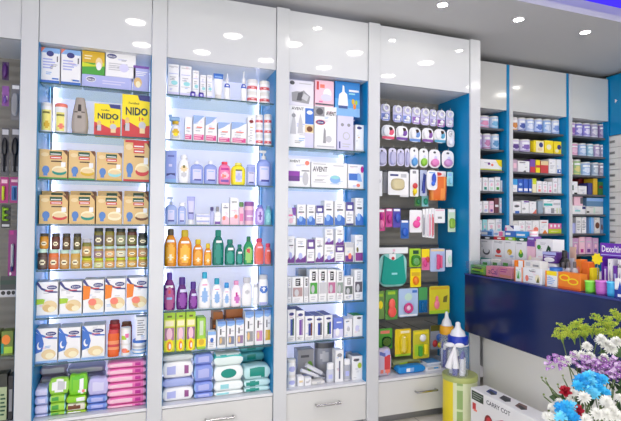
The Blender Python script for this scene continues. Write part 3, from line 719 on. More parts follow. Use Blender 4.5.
# ---------- blue bottles
r = R(2, 'blue-bottle shelf', 'bottles on the blue-bottle shelf')
bl = [('r',.2,.2,.8,.72,'llil'),('r',.25,.16,.8,.24,(60,60,150)),('r',.3,.62,.7,.66,'lblue')]
box(r,'soap_carton',165.4,176.6,150.5,'tall periwinkle carton with navy ribbon print',(142,160,222),[('r',.2,.8,.8,.86,(100,110,180)),('r',.3,.5,.6,.58,'llil'),('p',[(.1,.2),(.5,.26),(.9,.22),(.88,.3),(.5,.3),(.1,.28)],'navy'),('r',0,0,1,.12,'lblue')],dep=.05)
bottle(r,'slim','lotion_bottle',178,190,154.5,'white bottle with an olive round print','white','white',[('e',.5,.6,.28,.12,'beige'),('e',.5,.66,.14,.06,'olive'),('e',.5,.35,.2,.1,'lgrey')],capf=.14,capw=.6)
bottle(r,'lotion','lotion_bottle',190.8,203.6,160.5,'square periwinkle bottle with white cap beside the white bottle',(150,166,226),'white',bl,capf=.15,capw=.34)
bottle(r,'lotion','lotion_bottle',204.6,217.4,160.5,'square periwinkle bottle with white cap beside the pink one',(150,166,226),'white',bl,capf=.15,capw=.34)
bottle(r,'round','lotion_bottle',219,231,161.5,'pink baby bath bottle with red cap',(240,130,178),(226,60,90),[('r',.2,.68,.8,.82,'mag'),('e',.5,.45,.3,.16,'lpink'),('e',.4,.4,.14,.1,'salmon'),('r',.2,.1,.8,.24,'violet')],capf=.1,capw=.5)
bottle(r,'round','lotion_bottle',231.8,246,162.5,'yellow baby bath bottle with white label',(240,226,40),(236,230,120),[('r',.25,.15,.75,.72,'llil'),('r',.25,.68,.75,.76,'olive'),('e',.5,.4,.18,.16,'lilac')],capf=.1,capw=.5)
bottle(r,'tub','lotion_bottle',247,256,164.5,'small periwinkle bottle beside the yellow one',(160,172,228),(170,180,230),[('r',.18,.15,.82,.72,'llil'),('r',.2,.12,.8,.2,'navy'),('r',.3,.66,.7,.7,'navy')],capf=.12,capw=.96,e=3)
bottle(r,'lotion','pump_bottle',257.6,271.6,150,'big periwinkle pump bottle next to the blue side',(150,168,228),'offw',bl,capf=.26,capw=.4,top='pump')
# ---------- lilac lotions
r = R(3, 'lilac-lotion shelf', 'goods on the lilac-lotion shelf')
bottle(r,'lotion','pump_bottle',165.4,177,197,'short periwinkle pump bottle by the post',(160,180,228),(180,190,204),bl,capf=.28,capw=.36,top='pump',e=3.2)
bottle(r,'lotion','lotion_bottle',178.2,186,202.5,'slim periwinkle bottle with white cap',(164,180,228),'white',bl,capf=.16,capw=.8,e=3)
tube(r,'cream_tube',186.8,195.6,196.5,'periwinkle tube standing on a white cap',(168,172,226),'white',[('r',.2,.45,.8,.85,'llil'),('r',.2,.38,.8,.43,'navy')])
b = box(r,'soap_carton',196.4,209.4,219.6,'flat white and lilac soap carton, lower of two','white',[('r',0,.5,1,.8,'lilac')],own=True,dep=.06)
box(r,'soap_carton',196,209.6,214.2,'flat white and lilac soap carton, upper of two','white',[('r',0,.5,1,.8,'lilac')],own=True,dep=.06,zb=top_of(b))
bottle(r,'lotion','oil_bottle',210,214,207,'very small lilac bottle with dark cap',(180,184,226),(70,60,120),[],capf=.2,capw=.9)
bottle(r,'lotion','lotion_bottle',214.4,221,206.5,'small white bottle with grey cap and violet foot','white','grey',[('r',.1,.05,.9,.22,'violet'),('r',.2,.6,.8,.66,'lilac')],capf=.26,capw=.5)
box(r,'baby_cream_carton',221.6,229.4,203,'pale pink and white carton with flower foot','white',[('p',[(0,0),(1,0),(1,.3),(.5,.42),(0,.34)],'lpink'),('r',.2,.76,.8,.8,'dgrey'),('e',.3,.3,.2,.1,'salmon')],dep=.05)
box(r,'baby_cream_carton',230,238.6,197.5,'taller pale pink and white carton with flower foot','white',[('p',[(0,0),(1,0),(1,.36),(.5,.3),(0,.26)],'lpink'),('r',.2,.82,.8,.85,'dgrey'),('e',.7,.3,.2,.08,'salmon'),('r',.15,.5,.85,.53,'lpink')],dep=.05)
bottle(r,'lotion','lotion_bottle',239,244.2,202,'slim pink bottle with green cap','lpink',(96,140,80),[('r',.2,.2,.8,.6,'pink')],capf=.2,capw=.9)
can(r,'cream_tub',245,255,201.5,'mauve tub with violet lid','lpink',(150,90,160),[('b',.2,.75,(206,150,200)),('r',.2,.4,.8,.5,'white')],lidf=.2,cat='tub')
bottle(r,'round','lotion_bottle',255.8,264.6,205,'round violet bottle with an oval print',(176,150,224),(120,130,200),[('e',.5,.5,.36,.4,(206,186,240)),('e',.5,.5,.16,.22,'violet')],capf=.1,capw=.6)
bottle(r,'round','lotion_bottle',265.4,272.4,206,'pale teal bottle next to the blue side',(120,190,200),(110,170,190),[('e',.5,.45,.3,.3,'aqua')],capf=.12,capw=.6)
# ---------- amber, green, pink shampoo
r = R(4, 'amber and green shampoo shelf', 'shampoo bottles on the amber and green shelf')
lb = lambda c1, c2='cream': [('e',.5,.42,.36,.32,c1),('r',.25,.78,.75,.86,'white'),('l',.3,.45,.7,.6,2,c2),('e',.5,.3,.16,.1,c2)]
AM = (220,138,14)
bottle(r,'shampoo','shampoo_bottle',164.6,177,229,'big amber shampoo bottle with dark pump cap, against the post',AM,(84,70,50),lb((240,176,50)),capf=.16,capw=.5)
bottle(r,'shampoo','shampoo_bottle',178,192.4,230,'big amber shampoo bottle with yellow-olive cap',AM,(200,172,16),lb((242,180,50)),capf=.18,capw=.5)
bottle(r,'shampoo','shampoo_bottle',193.2,203.4,239.5,'medium amber shampoo bottle with yellow cap',AM,(214,184,20),lb((240,170,60)),capf=.18,capw=.56)
bottle(r,'shampoo','shampoo_bottle',204.2,212,243.5,'small amber shampoo bottle with yellow cap',AM,(220,190,24),lb((240,176,50)),capf=.2,capw=.56)
TG = (0,112,98)
bottle(r,'shampoo','shampoo_bottle',212.8,224.4,230,'big dark green shampoo bottle',TG,(0,130,112),[('e',.5,.4,.3,.36,(0,134,118)),('r',.28,.76,.76,.84,'white'),('r',.35,.6,.65,.63,'mustard'),('l',.32,.3,.68,.52,3,'lteal')],capf=.17,capw=.5)
bottle(r,'shampoo','shampoo_bottle',225.2,235.6,239.5,'medium dark green shampoo bottle',TG,(0,124,106),[('e',.5,.36,.36,.3,(30,150,130)),('r',.3,.7,.8,.8,'white')],capf=.16,capw=.56)
bottle(r,'shampoo','shampoo_bottle',236.2,243.4,244.5,'small dark green shampoo bottle',TG,(0,124,106),[('e',.5,.36,.36,.3,(30,150,140)),('r',.25,.64,.8,.76,'white')],capf=.16,capw=.6)
bottle(r,'shampoo','shampoo_bottle',244,254.2,236.5,'light green shampoo bottle with a tomato-red print',(40,150,96),(20,110,70),[('e',.5,.42,.36,.36,(150,206,110)),('e',.45,.6,.16,.1,'red')],capf=.18,capw=.4)
bottle(r,'shampoo','shampoo_bottle',254.8,264.4,238.5,'pink-red shampoo bottle with cherry cap',(236,116,116),(206,50,90),[('e',.5,.42,.32,.3,(226,96,70)),('r',.3,.72,.8,.8,'lpink')],capf=.14,capw=.62)
bottle(r,'shampoo','shampoo_bottle',265,272,243.5,'smaller pink-red shampoo bottle next to the blue side',(236,112,116),(206,50,90),[('e',.5,.42,.3,.3,(220,86,66)),('r',.3,.72,.8,.8,'lpink')],capf=.16,capw=.66)
# ---------- purple and white bottles
r = R(5, 'purple and white bottle shelf', 'bottles on the purple and white shelf')
bottle(r,'shampoo','shampoo_bottle',163.4,175.6,273,'big plum bottle with violet cap, against the post',(120,44,120),(84,46,150),[('r',.2,.72,.76,.82,'white'),('e',.5,.36,.4,.4,(176,84,140)),('r',.25,.36,.75,.44,'lblue'),('e',.5,.6,.1,.06,'red')],capf=.18,capw=.46)
PU = (92,26,116)
bottle(r,'drop','shampoo_bottle',176.6,188,277.5,'medium purple bottle with violet cap',PU,(72,32,130),[('e',.55,.38,.34,.3,(136,60,160)),('r',.35,.7,.9,.8,'llil'),('l',.35,.3,.75,.5,3,'lilac')],capf=.22,capw=.56)
bottle(r,'drop','shampoo_bottle',188.8,198,282,'small purple bottle with violet cap',PU,(72,32,130),[('e',.55,.38,.34,.3,(136,60,160)),('r',.3,.66,.85,.76,'llil'),('l',.35,.3,.75,.5,3,'lilac')],capf=.26,capw=.6)
wt = [('e',.5,.4,.28,.22,(140,178,226)),('p',0)][:1]+[('e',.5,.58,.12,.12,(140,178,226)),('r',.35,.76,.65,.8,'pink')]
bottle(r,'shampoo','lotion_bottle',198.8,211,272.5,'big white lotion bottle with aqua cap and blue drop','white',(40,170,206),wt,capf=.17,capw=.42)
bottle(r,'shampoo','lotion_bottle',212,222.4,278.5,'medium white lotion bottle with aqua cap and blue drop','white',(20,156,186),wt,capf=.2,capw=.5)
bottle(r,'shampoo','lotion_bottle',223,230.8,283,'small white lotion bottle with blue cap and blue drop','white',(50,150,216),wt,capf=.2,capw=.6)
bottle(r,'shampoo','lotion_bottle',231.6,241.6,281,'white lotion bottle with pink cap and pink drop',(246,232,240),(226,150,190),[('e',.55,.35,.24,.2,(206,110,190)),('e',.55,.55,.1,.1,'mag')],capf=.15,capw=.5)
bottle(r,'round','lotion_bottle',242.4,252.4,277.5,'wide white bottle with grey cap','white','lgrey',[('e',.5,.6,.2,.1,'lgrey'),('l',.25,.2,.75,.4,3,'llil')],capf=.18,capw=.8)
bottle(r,'talc','lotion_bottle',253,258.6,284,'short white bottle between two wider white ones','white','lgrey',[('l',.2,.2,.8,.6,4,'llil')],capf=.15,capw=.7)
bottle(r,'talc','powder_bottle',259,268.8,275,'white talc bottle with a navy emblem','white','lgrey',[('e',.5,.6,.4,.15,'blue'),('e',.5,.63,.16,.08,'white'),('r',.1,.02,.9,.12,'lilac')],capf=.14,capw=.86)
# ---------- yellow blister packs and boxes
r = R(6, 'yellow blister-pack shelf', 'goods on the yellow blister-pack shelf')
def blp(u0,u1,vt,look,c):
    return box(r,'nurser_pack',u0,u1,vt,look,'ygreen',[('r',0,.84,1,1,'lime'),('r',.3,.88,.7,.93,'olive'),('r',.05,.64,.95,.82,(226,228,120)),('r',.15,.67,.85,.79,'cream'),('r',.08,.3,.92,.62,c),('e',.5,.46,.26,.16,'lpink'),('e',.5,.17,.36,.17,'yellow'),('e',.5,.16,.2,.12,'orange'),('e',.55,.15,.1,.07,'white')],dep=.09,cat='feeding bottle pack',ch=.004)
blp(163.6,175.4,313,'yellow-green bottle pack with mauve window, against the post',(176,120,150))
blp(176.2,185.4,312.5,'yellow-green bottle pack with grey-pink window',(190,170,190))
blp(186.2,195.8,312,'yellow-green bottle pack with violet window',(150,96,150))
box(r,'nurser_pack',196.8,206.2,317.5,'lime green pack with a yellow ribbon foot',(156,206,70),[('r',.3,.45,.7,.9,(206,222,190)),('r',0,.1,1,.34,'yellow'),('e',.5,.24,.3,.1,'mustard')],dep=.08,cat='feeding bottle pack',ch=.006)
box(r,'teat_carton',207.6,216,331.5,'small white and blue carton in front','white',[('r',0,.8,1,1,'lblue'),('e',.5,.5,.2,.14,'blue'),L('lgrey',.2,.1,.8,.4,3)],dep=.05)
def tc(u0,u1,vt,look,c,**k):
    return box(r,'teat_carton',u0,u1,vt,look,'white',[('r',0,.9,1,1,(110,150,214)),('p',[(0,.9),(1,.9),(1,.86),(.5,.8),(0,.84)],'lblue'),('r',.3,.5,.46,.72,'dgrey'),('r',.2,.12,.9,.42,c),('e',.4,.28,.14,.12,'tan'),('r',.5,.6,.85,.64,'lgrey')],dep=.07,topc=(120,150,200),**k)
tc(217.4,226,321.5,'white and blue carton with grey picture, first of the low three','grey')
tc(226.8,235,321,'white and blue carton with blue-grey picture, middle of the low three',(120,130,160))
tc(235.8,244,320,'white and blue carton with mauve picture, last of the low three',(150,120,160))
tc(245,254,311.5,'taller white and blue carton with plain grey picture','grey')
tc(254.8,263.4,311,'taller white and blue carton with pink dotted picture',(206,140,190))
tc(264.2,272,310,'taller white and blue carton with gold picture','mustard')
z = None
for i,(u0,u1,vt,c,l) in enumerate(((212,224,320,(120,70,34),'against the low three cartons'),(225,244,317,(150,84,30),'beside the tall cartons'))):
    b = box(r,'brown_carton',u0,u1,vt,'plain brown carton standing behind, '+l,c,[L('orange',.1,.6,.9,.9,1)],own=True,yf=D+.15,dep=.1)
    box(r,'brown_carton',u0+1,u1-1,vt-8,'orange-brown carton lying on the brown one '+l,(176,100,40),[],own=True,yf=D+.15,dep=.1,zb=top_of(b))
# ---------- baby wipes
r = R(7, 'bottom toiletries shelf', 'wipes packs on the bottom toiletries shelf')
ww = [('r',.12,.3,.4,.7,'lilac'),('r',.68,.35,.88,.6,(150,80,140)),('l',.12,.12,.9,.26,1,'llil'),('r',.42,.36,.64,.5,'lblue')]
stack(162.4,193,[407,387.3,378.6,361.5,354.5],[('white wipes pack with lilac print, lowest by the post','white',ww,{}),('periwinkle wipes pack between two white ones',(164,176,226),[],{}),('white wipes pack with lilac print above the periwinkle pack','white',ww,{}),('grey-white thin wipes pack topping the pile by the post',(206,212,214),[],{})],e=0) if 0 else stack(162.4,193,[407,387.3,378.6,361.5,354.5],[('white wipes pack with lilac print, lowest by the post','white',ww,{}),('periwinkle wipes pack between two white ones',(164,176,226),[],{}),('white wipes pack with lilac print above the periwinkle pack','white',ww,{}),('grey-white thin wipes pack topping the pile by the post',(206,212,214),[],{})])
stack(194,213.2,[404,393,382,365,354],[('periwinkle wipes pouch, %s of the soft blue pile' % l,(132,150,222),[('e',.5,.55,.3,.26,'lilac')],{}) for l in ('lowest','second','third','highest')],crimp='lblue')
te = [('e',.55,.5,.28,.36,'teal')]
stack(214,243,[400.5,391,381.5,366,354],[('white wipes pack, lowest of the pile with the teal oval',(238,244,244),[('r',.1,.3,.5,.6,'aqua')],{}),('white wipes pack under the one with the teal oval',(238,244,244),[('r',.2,.3,.8,.5,'aqua')],{}),('white wipes pack with a big teal oval lid',(240,246,246),[],{'lid':'teal'}),('white wipes pack with teal edge topping the oval pile',(226,240,238),[('r',0,.6,1,.9,'lteal')],{})])
stack(244,270.4,[395.5,386.8,379.5,366],[('aqua and white wipes pack, lowest next to the blue side',(196,230,232),[('e',.32,.5,.22,.34,'teal')],{}),('aqua and white wipes pack, middle next to the blue side',(196,230,232),[('e',.32,.5,.22,.34,'teal')],{}),('aqua wipes pack with flat teal oval lid',(190,228,230),[('e',.5,.66,.34,.26,'teal'),('r',.62,.15,.82,.35,'teal')],{})])
stack(240,266,[394,382,372,362,352,342.5],[('aqua wipes pack, %s of the back pile next to the blue side' % l,(90,180,186),[('e',.45,.5,.2,.3,'teal')],{}) for l in ('lowest','second','third','fourth','highest')],yf=D+.2)
# ================================================================== feeding bottle cabinet
r = R(1, 'tall pump-carton shelf', 'big cartons on the tall pump-carton shelf')
a = box(r,'pump_carton',288.4,313.6,106,'white carton with two grey bottle outlines and a blue side panel','white',[('t','AVENT',.36,.93,.07,'dgrey',.6),('p',[(.06,.32),(.3,.32),(.28,.6),(.2,.86),(.12,.6)],'lgrey'),('p',[(.36,.34),(.58,.34),(.55,.62),(.47,.82),(.4,.62)],'lgrey'),('e',.2,.76,.08,.05,'grey'),('r',.66,.58,1,.96,'blue'),('e',.84,.86,.12,.05,'white'),('r',.66,.38,1,.56,'beige'),('e',.84,.46,.12,.07,'brown'),('r',.66,.02,1,.36,'llil')],dep=.14,own=True)
box(r,'pump_carton',289,313.8,80.5,'white-lilac carton with grey cup photo, top of the pile by the post',(226,224,236),[('p',[(.12,.16),(.8,.1),(.86,.4),(.7,.52),(.6,.62),(.46,.56),(.3,.56),(.1,.5)],'grey'),('p',[(.3,.2),(.5,.2),(.56,.56),(.36,.5)],'dgrey'),('p',[(.5,.3),(.72,.2),(.8,.4),(.6,.5)],'lgrey'),('e',.12,.88,.1,.08,'dgrey'),('r',.4,.86,.9,.9,'lgrey')],dep=.12,own=True,zb=top_of(a))
a = box(r,'pump_carton',314.6,336.6,106.5,'white carton with grey photo corner and grey pump, mid shelf','white',[('r',0,.76,.44,.98,'grey'),('e',.22,.87,.16,.08,'dgrey'),('t','AVENT',.74,.84,.1,'black',.46),('e',.26,.62,.22,.06,'red'),('e',.26,.62,.19,.045,'navy'),('t','chicco',.26,.62,.04,'white',.32),('p',[(.38,.14),(.52,.14),(.5,.44),(.42,.5)],'grey'),('e',.64,.24,.14,.08,'lgrey'),('r',.1,.05,.9,.08,'lgrey')],dep=.14,own=True)
box(r,'pump_carton',315,334,80.5,'pinkish white carton with red print on top of the grey-pump carton','lpink',[('r',.08,.62,.2,.94,'red'),('r',.26,.7,.5,.84,'salmon'),('e',.65,.5,.22,.2,'white'),('e',.6,.34,.3,.14,'llil'),('r',.02,.04,.98,.1,'dgrey'),('r',.2,.14,.4,.2,'pink')],dep=.12,own=True,zb=top_of(a))
a = box(r,'pump_carton',337.4,353.6,116,'pale lilac carton with round emblems under the blue carton','llil',[('e',.3,.74,.1,.05,'grey'),('e',.7,.74,.1,.05,'grey'),('e',.55,.42,.24,.12,'lgrey'),('e',.55,.42,.16,.08,'llil'),('r',.1,.05,.18,.25,'navy'),('l',.3,.08,.9,.22,2,'lgrey')],dep=.12,own=True,yf=D+.045)
b2 = box(r,'pump_carton',337.6,361,119,'bright white and blue carton standing behind the small white carton','white',[('r',.7,.5,1,.95,'blue')],dep=.08,own=True,yf=D+.19)
box(r,'bottle_set_carton',335,360,82,'blue gradient carton with white feeding bottle photo',(40,130,206),[('r',0,.0,1,.25,(130,180,226)),('r',0,.25,1,.5,(80,156,216)),('p',[(.12,.3),(.52,.3),(.48,.64),(.38,.7),(.36,.86),(.3,.9),(.28,.7),(.16,.62)],'white'),('r',.14,.22,.5,.3,(60,80,140)),('r',.55,.72,.95,.78,'white'),('r',.55,.64,.8,.68,'aqua'),('e',.72,.44,.06,.08,'mustard'),('e',.78,.3,.06,.08,'orange'),('e',.85,.42,.05,.07,'lime')],dep=.1,own=True,zb=top_of(a),yf=D+.055)
box(r,'pump_carton',355.4,366.4,125,'small white carton with dark oval emblem','white',[('e',.45,.88,.3,.05,'navy'),('r',.3,.5,.5,.54,'tan'),('r',.1,.03,.9,.06,'lgrey')],dep=.08,own=True)
r = R(2, 'pump and steriliser shelf', 'cartons on the pump and steriliser shelf')
box(r,'steriliser_carton',288,310.4,158.5,'white carton with a purple panel','white',[('t','AVENT',.3,.9,.09,'dgrey',.5),('r',0,.2,.52,.55,'purple'),('r',0,.38,.52,.55,(146,60,170)),('e',.85,.85,.1,.08,'salmon'),('e',.78,.3,.14,.24,'lgrey'),('r',.6,.55,.95,.6,'grey')],dep=.14)
box(r,'steriliser_carton',311.2,347.2,162.5,'wide white carton with a pale blue dish','white',[('t','AVENT',.24,.72,.2,'dgrey',.4),('e',.66,.34,.15,.16,'lblue'),('e',.66,.42,.13,.07,'aqua'),('r',.05,.9,.4,.94,'lgrey'),('r',.06,.2,.4,.23,'lgrey'),('r',.6,.86,.9,.9,'lgrey')],dep=.16)
box(r,'steriliser_carton',348,366,164.5,'white carton with a blue bar','white',[('r',.05,.34,.6,.62,'blue'),('p',[(.6,.3),(.9,.3),(.8,.6),(.6,.66)],'lblue'),('e',.9,.8,.1,.14,'mag'),('r',.1,.88,.6,.93,'lgrey'),('e',.65,.14,.12,.07,'salmon')],dep=.14)
r = R(3, 'blue-footed carton shelf', 'small feeding bottle cartons with blue feet')
def bf(u0,u1,vt,look,dark=False):
    ds = [('p',[(0,0),(1,0),(1,.28),(.6,.42),(.3,.24),(0,.36)],'blue'),('e',.4,.3,.22,.14,'lblue'),('r',.2,.6,.8,.66,'dgrey'),('l',.2,.72,.8,.9,2,'lgrey')]
    if dark: ds = [('r',0,.62,1,1,(70,60,140)),('r',.2,.7,.8,.86,'white'),('l',.15,.15,.85,.5,3,'lgrey'),('r',0,0,1,.08,'navy')]
    return box(r,'nurser_carton',u0,u1,vt,look,'white',ds,dep=.07)
box(r,'nurser_carton',287.6,296,207.5,'white carton with violet corner and pink print','white',[('p',[(.5,1),(1,1),(1,.5),(.6,.6)],'violet'),('r',.1,.5,.6,.6,'pink'),('e',.4,.25,.25,.16,'lpink')],dep=.07)
bf(297,305.8,204.5,'white carton with blue foot beside the violet-cornered one'); bf(307,315.2,204.5,'white carton with blue foot before the dark-topped one')
bf(316,323.4,205.5,'white carton with dark violet top beside a blue-footed one',True); bf(324.2,333.4,200.5,'taller white carton with blue foot after the dark-topped one')
bf(334.8,345,201,'taller wide white carton with dark band and blue foot'); bf(345.8,353.6,202,'white carton with dark violet top before the last one',True); bf(355.4,364.4,198,'tallest white carton with blue foot near the blue side')
r = R(4, 'purple-footed carton shelf', 'small feeding bottle cartons with purple feet')
def pf(u0,u1,vt,look,dark=False,**k):
    ds = [('p',[(0,.02),(1,.02),(1,.32),(.7,.2),(.3,.26),(0,.12)],'purple'),('e',.45,.28,.2,.13,'lilac'),('r',.2,.64,.8,.68,'dgrey'),('l',.2,.76,.8,.9,2,'lgrey')]
    if dark: ds = [('r',0,.6,1,1,(96,60,140)),('r',.2,.7,.8,.88,'white'),('l',.15,.2,.85,.5,3,'lgrey'),('r',0,0,1,.08,'purple')]
    k.setdefault('dep',.07)
    return box(r,'nurser_carton',u0,u1,vt,look,'white',ds,**k)
pf(287.4,294.6,236,'white carton with purple foot, against the post'); pf(295.6,306.2,238,'wide white carton with purple foot and dark bar')
pf(307,314.6,239.5,'white carton with purple top',True); pf(315.4,323.6,237.5,'white carton with purple foot beside the low ones')
a = pf(324.4,334.6,245,'low white carton with purple foot under a stacked one'); b = pf(335.4,344.2,245.5,'low white carton with purple top under a stacked one',True)
pf(325,333.4,228.5,'white carton with purple foot standing on a low purple-footed one',own=True,zb=top_of(a),dep=.05); pf(335.6,343.8,228.5,'white carton with purple foot standing on a low purple-topped one',own=True,zb=top_of(b),dep=.05)
box(r,'nurser_carton',345,353.8,242.5,'grey-white carton with plum picture','offw',[('r',0,.02,.9,.34,'purple'),('e',.55,.3,.2,.16,'salmon'),('r',.1,.75,.9,.98,'lgrey')],dep=.07)
box(r,'nurser_carton',355,364.2,235,'taller white carton with plum foot near the blue side','white',[('r',.05,.04,.95,.34,(140,60,140)),('e',.3,.45,.12,.1,'olive'),('r',.2,.76,.8,.82,'lgrey')],dep=.07)
r = R(5, 'window-carton shelf', 'white bottle cartons with a window')
def wc(u0,u1,vt,look,c,lab='black',**k):
    k.setdefault('dep',.06)
    return box(r,'nurser_carton',u0,u1,vt,look,'white',[('r',.08,.26,.92,.6,c),('r',.3,.66,.72,.94,lab),('l',.36,.7,.66,.9,3,'white'),('e',.4,.4,.2,.13,'lgrey'),('l',.2,.06,.8,.2,2,'lgrey')],**k)
wc(287.4,291.6,277,'narrow pale carton by the post','lgrey','lgrey'); wc(292,303.4,277,'white carton with rosy brown window',(176,146,146)); wc(304,308.6,277,'narrow white carton with dark label','lgrey')
wc(309.4,318,269.5,'white carton with bright green window','green'); wc(318.6,327,269.5,'white carton with pale grey window','lgrey'); wc(327.6,336,269.5,'white carton with mauve window',(186,110,150))
wc(336.6,343.6,270,'white carton with grey-green window',(140,156,146),'grey'); wc(344.4,353.2,276.5,'white carton with dark window and green foot',(90,100,96),'grey'); wc(354.4,364.4,269.5,'tall white carton with grey stripe near the blue side',(96,90,100),'lgrey')
for i,(u0,u1) in enumerate(((298,308),(309,319),(320,330),(331,341))):
    box(r,'nurser_carton',u0,u1,268.5,'grey bottle carton in the back row, %s along the window-carton shelf' % ORD[i],(166,168,178),[('r',.2,.7,.8,.94,'grey')],own=True,yf=D+.15,dep=.06,group='grey bottle cartons in the back row')
r = R(6, 'blue-striped carton shelf', 'goods on the blue-striped carton shelf')
def sc_(u0,u1,vt,look,c1,c2):
    return box(r,'brush_carton',u0,u1,vt,look,'white',[('r',.36,.2,.62,.7,c1),('r',.62,.2,.8,.72,c2),('e',.5,.86,.3,.05,'navy'),('r',.3,.74,.7,.76,'lgrey'),('l',.1,.05,.9,.16,2,'lgrey')],dep=.16,topc=(70,80,170))
sc_(287.4,295.6,309.5,'tall white carton with blue and green stripe, against the post',(60,80,160),'dgreen'); sc_(296.2,304.6,310.5,'tall white carton with violet stripe','violet',(150,130,170))
sc_(305.2,314,316,'lower white carton with navy stripe and brown edge',(60,70,150),'brown'); sc_(314.6,323.6,316,'lower white carton with navy stripe and grey edge',(50,70,160),'dgrey'); sc_(324.2,332.6,315,'lower white carton with green and blue stripe','dgreen',(50,70,170))
box(r,'nurser_carton',333.4,343.4,318,'periwinkle carton with a bottle picture',(110,130,214),[('r',0,0,1,.45,'llil'),('e',.4,.3,.2,.2,'white'),('r',.3,.75,.8,.82,'white')],dep=.12,topc=(96,110,190))
box(r,'nurser_carton',344.2,352.4,319,'plain white carton with small dark emblem','white',[('r',.2,.86,.6,.9,'dgrey'),('e',.5,.45,.2,.12,'lgrey')],dep=.1)
box(r,'nurser_carton',353.2,364,315.5,'white carton with bright green top','white',[('e',.6,.88,.24,.05,'dgrey'),('e',.4,.4,.2,.15,'llil')],dep=.1,topc='green')
r = R(7, 'bottom feeding-bottle shelf', 'goods on the bottom feeding-bottle shelf')
b = can(r,'powder_tub',287.4,297,375.5,'white tub with blue-grey print, lower by the post','white','offw',[('e',.5,.5,.3,.2,'lilac')],cat='tub',own=True,lidf=.2)
can(r,'powder_tub',287.4,297,360,'white tub with blue-grey print, upper by the post','white','offw',[('e',.5,.5,.3,.2,'lilac')],cat='tub',own=True,lidf=.2,zb=top_of(b))
box(r,'nurser_carton',298,304,376.5,'small white carton in front beside the tubs','white',[('r',.2,.4,.8,.6,'beige')],dep=.05,own=True); box(r,'nurser_carton',304.6,311.4,378,'small white carton with grey print under the slanting tubes','white',[L('grey')],dep=.05,own=True)
box(r,'nurser_carton',297.5,314,349.5,'grey-violet bottle carton with a green dot','grey',[('e',.75,.45,.18,.17,(110,160,60)),('r',.2,.74,.7,.82,'dgrey'),('r',.1,.1,.9,.2,'lilac')],dep=.08,own=True,yf=D+.15)
def syringe(p,q,rad,look):
    t = empty('feeding_syringe', p, look, 'syringe', 'clear feeding syringes on the bottom shelf'); q = Vector(q)-Vector(p); n = q.normalized()
    M().cyl((0,0,0), q*.72, rad, mat((222,224,232), .2)).build('barrel', t)
    M().cyl(q*.72, q, rad*.5, mat((176,178,190), .3)).cyl(q, q+n*.004, rad*1.1, mat((176,178,190), .3)).build('plunger', t)
pz = at_y
syringe(at_y(301,370,D+.08), at_y(324,378.5,D+.1), .011, 'upper grey feeding syringe slanting in front of the grey-violet carton')
syringe(at_y(306,365,D+.09), at_y(327,376,D+.12), .014, 'thicker white feeding syringe slanting above the other')
pouch(r,'milk_bag_pack',312,325,381,'crumpled white pack at the foot of the slanting syringes','offw',[('r',.2,.3,.8,.5,'lgrey')],own=True,dep=.06,cat='bag pack')
bottle(r,'tub','warmer_pack',317.4,336.4,343,'big silver-grey round-shouldered pack standing at the back',(158,160,172),None,[('e',.4,.6,.2,.16,'lgrey'),('r',.2,.2,.8,.4,'grey'),('b',.86,1,'dgrey')],own=True,yf=D+.16,dep=.1,cat='pack')
NB = [('b',.0,.1,'lgrey'),('r',.2,.3,.7,.6,'lilac')]
bottle(r,'nurser','nursing_bottle',327.4,334.8,363.5,'clear feeding bottle with white cap, lying low in front',(206,210,224),'white',NB,capf=.3,capw=.9,own=True,cat='feeding bottle',e=2)
box(r,'nurser_carton',335.4,343.6,350,'white carton with blue-grey stripe beside a capped bottle','white',[('r',.42,.1,.6,.66,(96,100,130)),('e',.5,.84,.3,.06,'grey')],dep=.06,own=True)
bottle(r,'nurser','nursing_bottle',344.4,351.4,359.5,'grey feeding bottle with white cap beside the green-dotted carton',(176,178,190),'white',NB,capf=.24,capw=.9,own=True,cat='feeding bottle',e=2)
box(r,'nurser_carton',352.2,363.6,356,'white carton with a lime dot next to the blue side','white',[('e',.72,.6,.2,.12,(176,196,60)),('e',.4,.84,.3,.06,'dgrey'),('r',.1,.1,.4,.12,'lgrey')],dep=.08,own=True,topc='grey')
for i,(u0,u1,vt) in enumerate(((338,345,350),(346,353,352),(354,361,354))):
    bottle(r,'nurser','nursing_bottle',u0,u1,vt,'grey feeding bottle in the back row, %s towards the blue side' % ORD[i],(160,164,176),(206,206,214),[],capf=.24,capw=.9,own=True,cat='feeding bottle',e=2,yf=D+.2)

# ================================================================== peg cabinet
r = Row(0, D+.12, '', '')
g = 'soother packs with a white ring'
for i,(u0,u1,v0,c) in enumerate(((376.6,380.4,103,'lilac'),(381,390,104,(120,140,210)),(393,402,105.5,(140,150,214)),(402.6,411.4,106.5,(130,150,216)),(412,420.4,107.5,(150,110,190)),(421,429.4,108.5,(190,180,220)),(430,436.4,109.5,(170,160,210)),(437,445,110.5,(140,70,160)),(446,453.4,110.5,(200,190,216)))):
    hang(r,'hanging_soother_pack',u0,u1,v0,v0+16.6,'clear soother pack with white ring, %s from the post along the top peg row' % ORD[i],'llil',[('r',.04,.04,.96,.44,c),('r',.2,.1,.8,.2,'white')],[(.05,.5,.95,1,'white','ring'),(.3,.15,.75,.4,'white','ball')],own=True,cat='soother',group=g,rnd=.2)
hang(r,'hanging_soother_pack',404,446,123,131,'long clear soother strip pack under the top peg row','lgrey',[('r',.0,.5,1,.9,'lilac'),('r',.1,.2,.9,.4,'white')],[],own=True,cat='soother',y=D+.2) if 0 else None
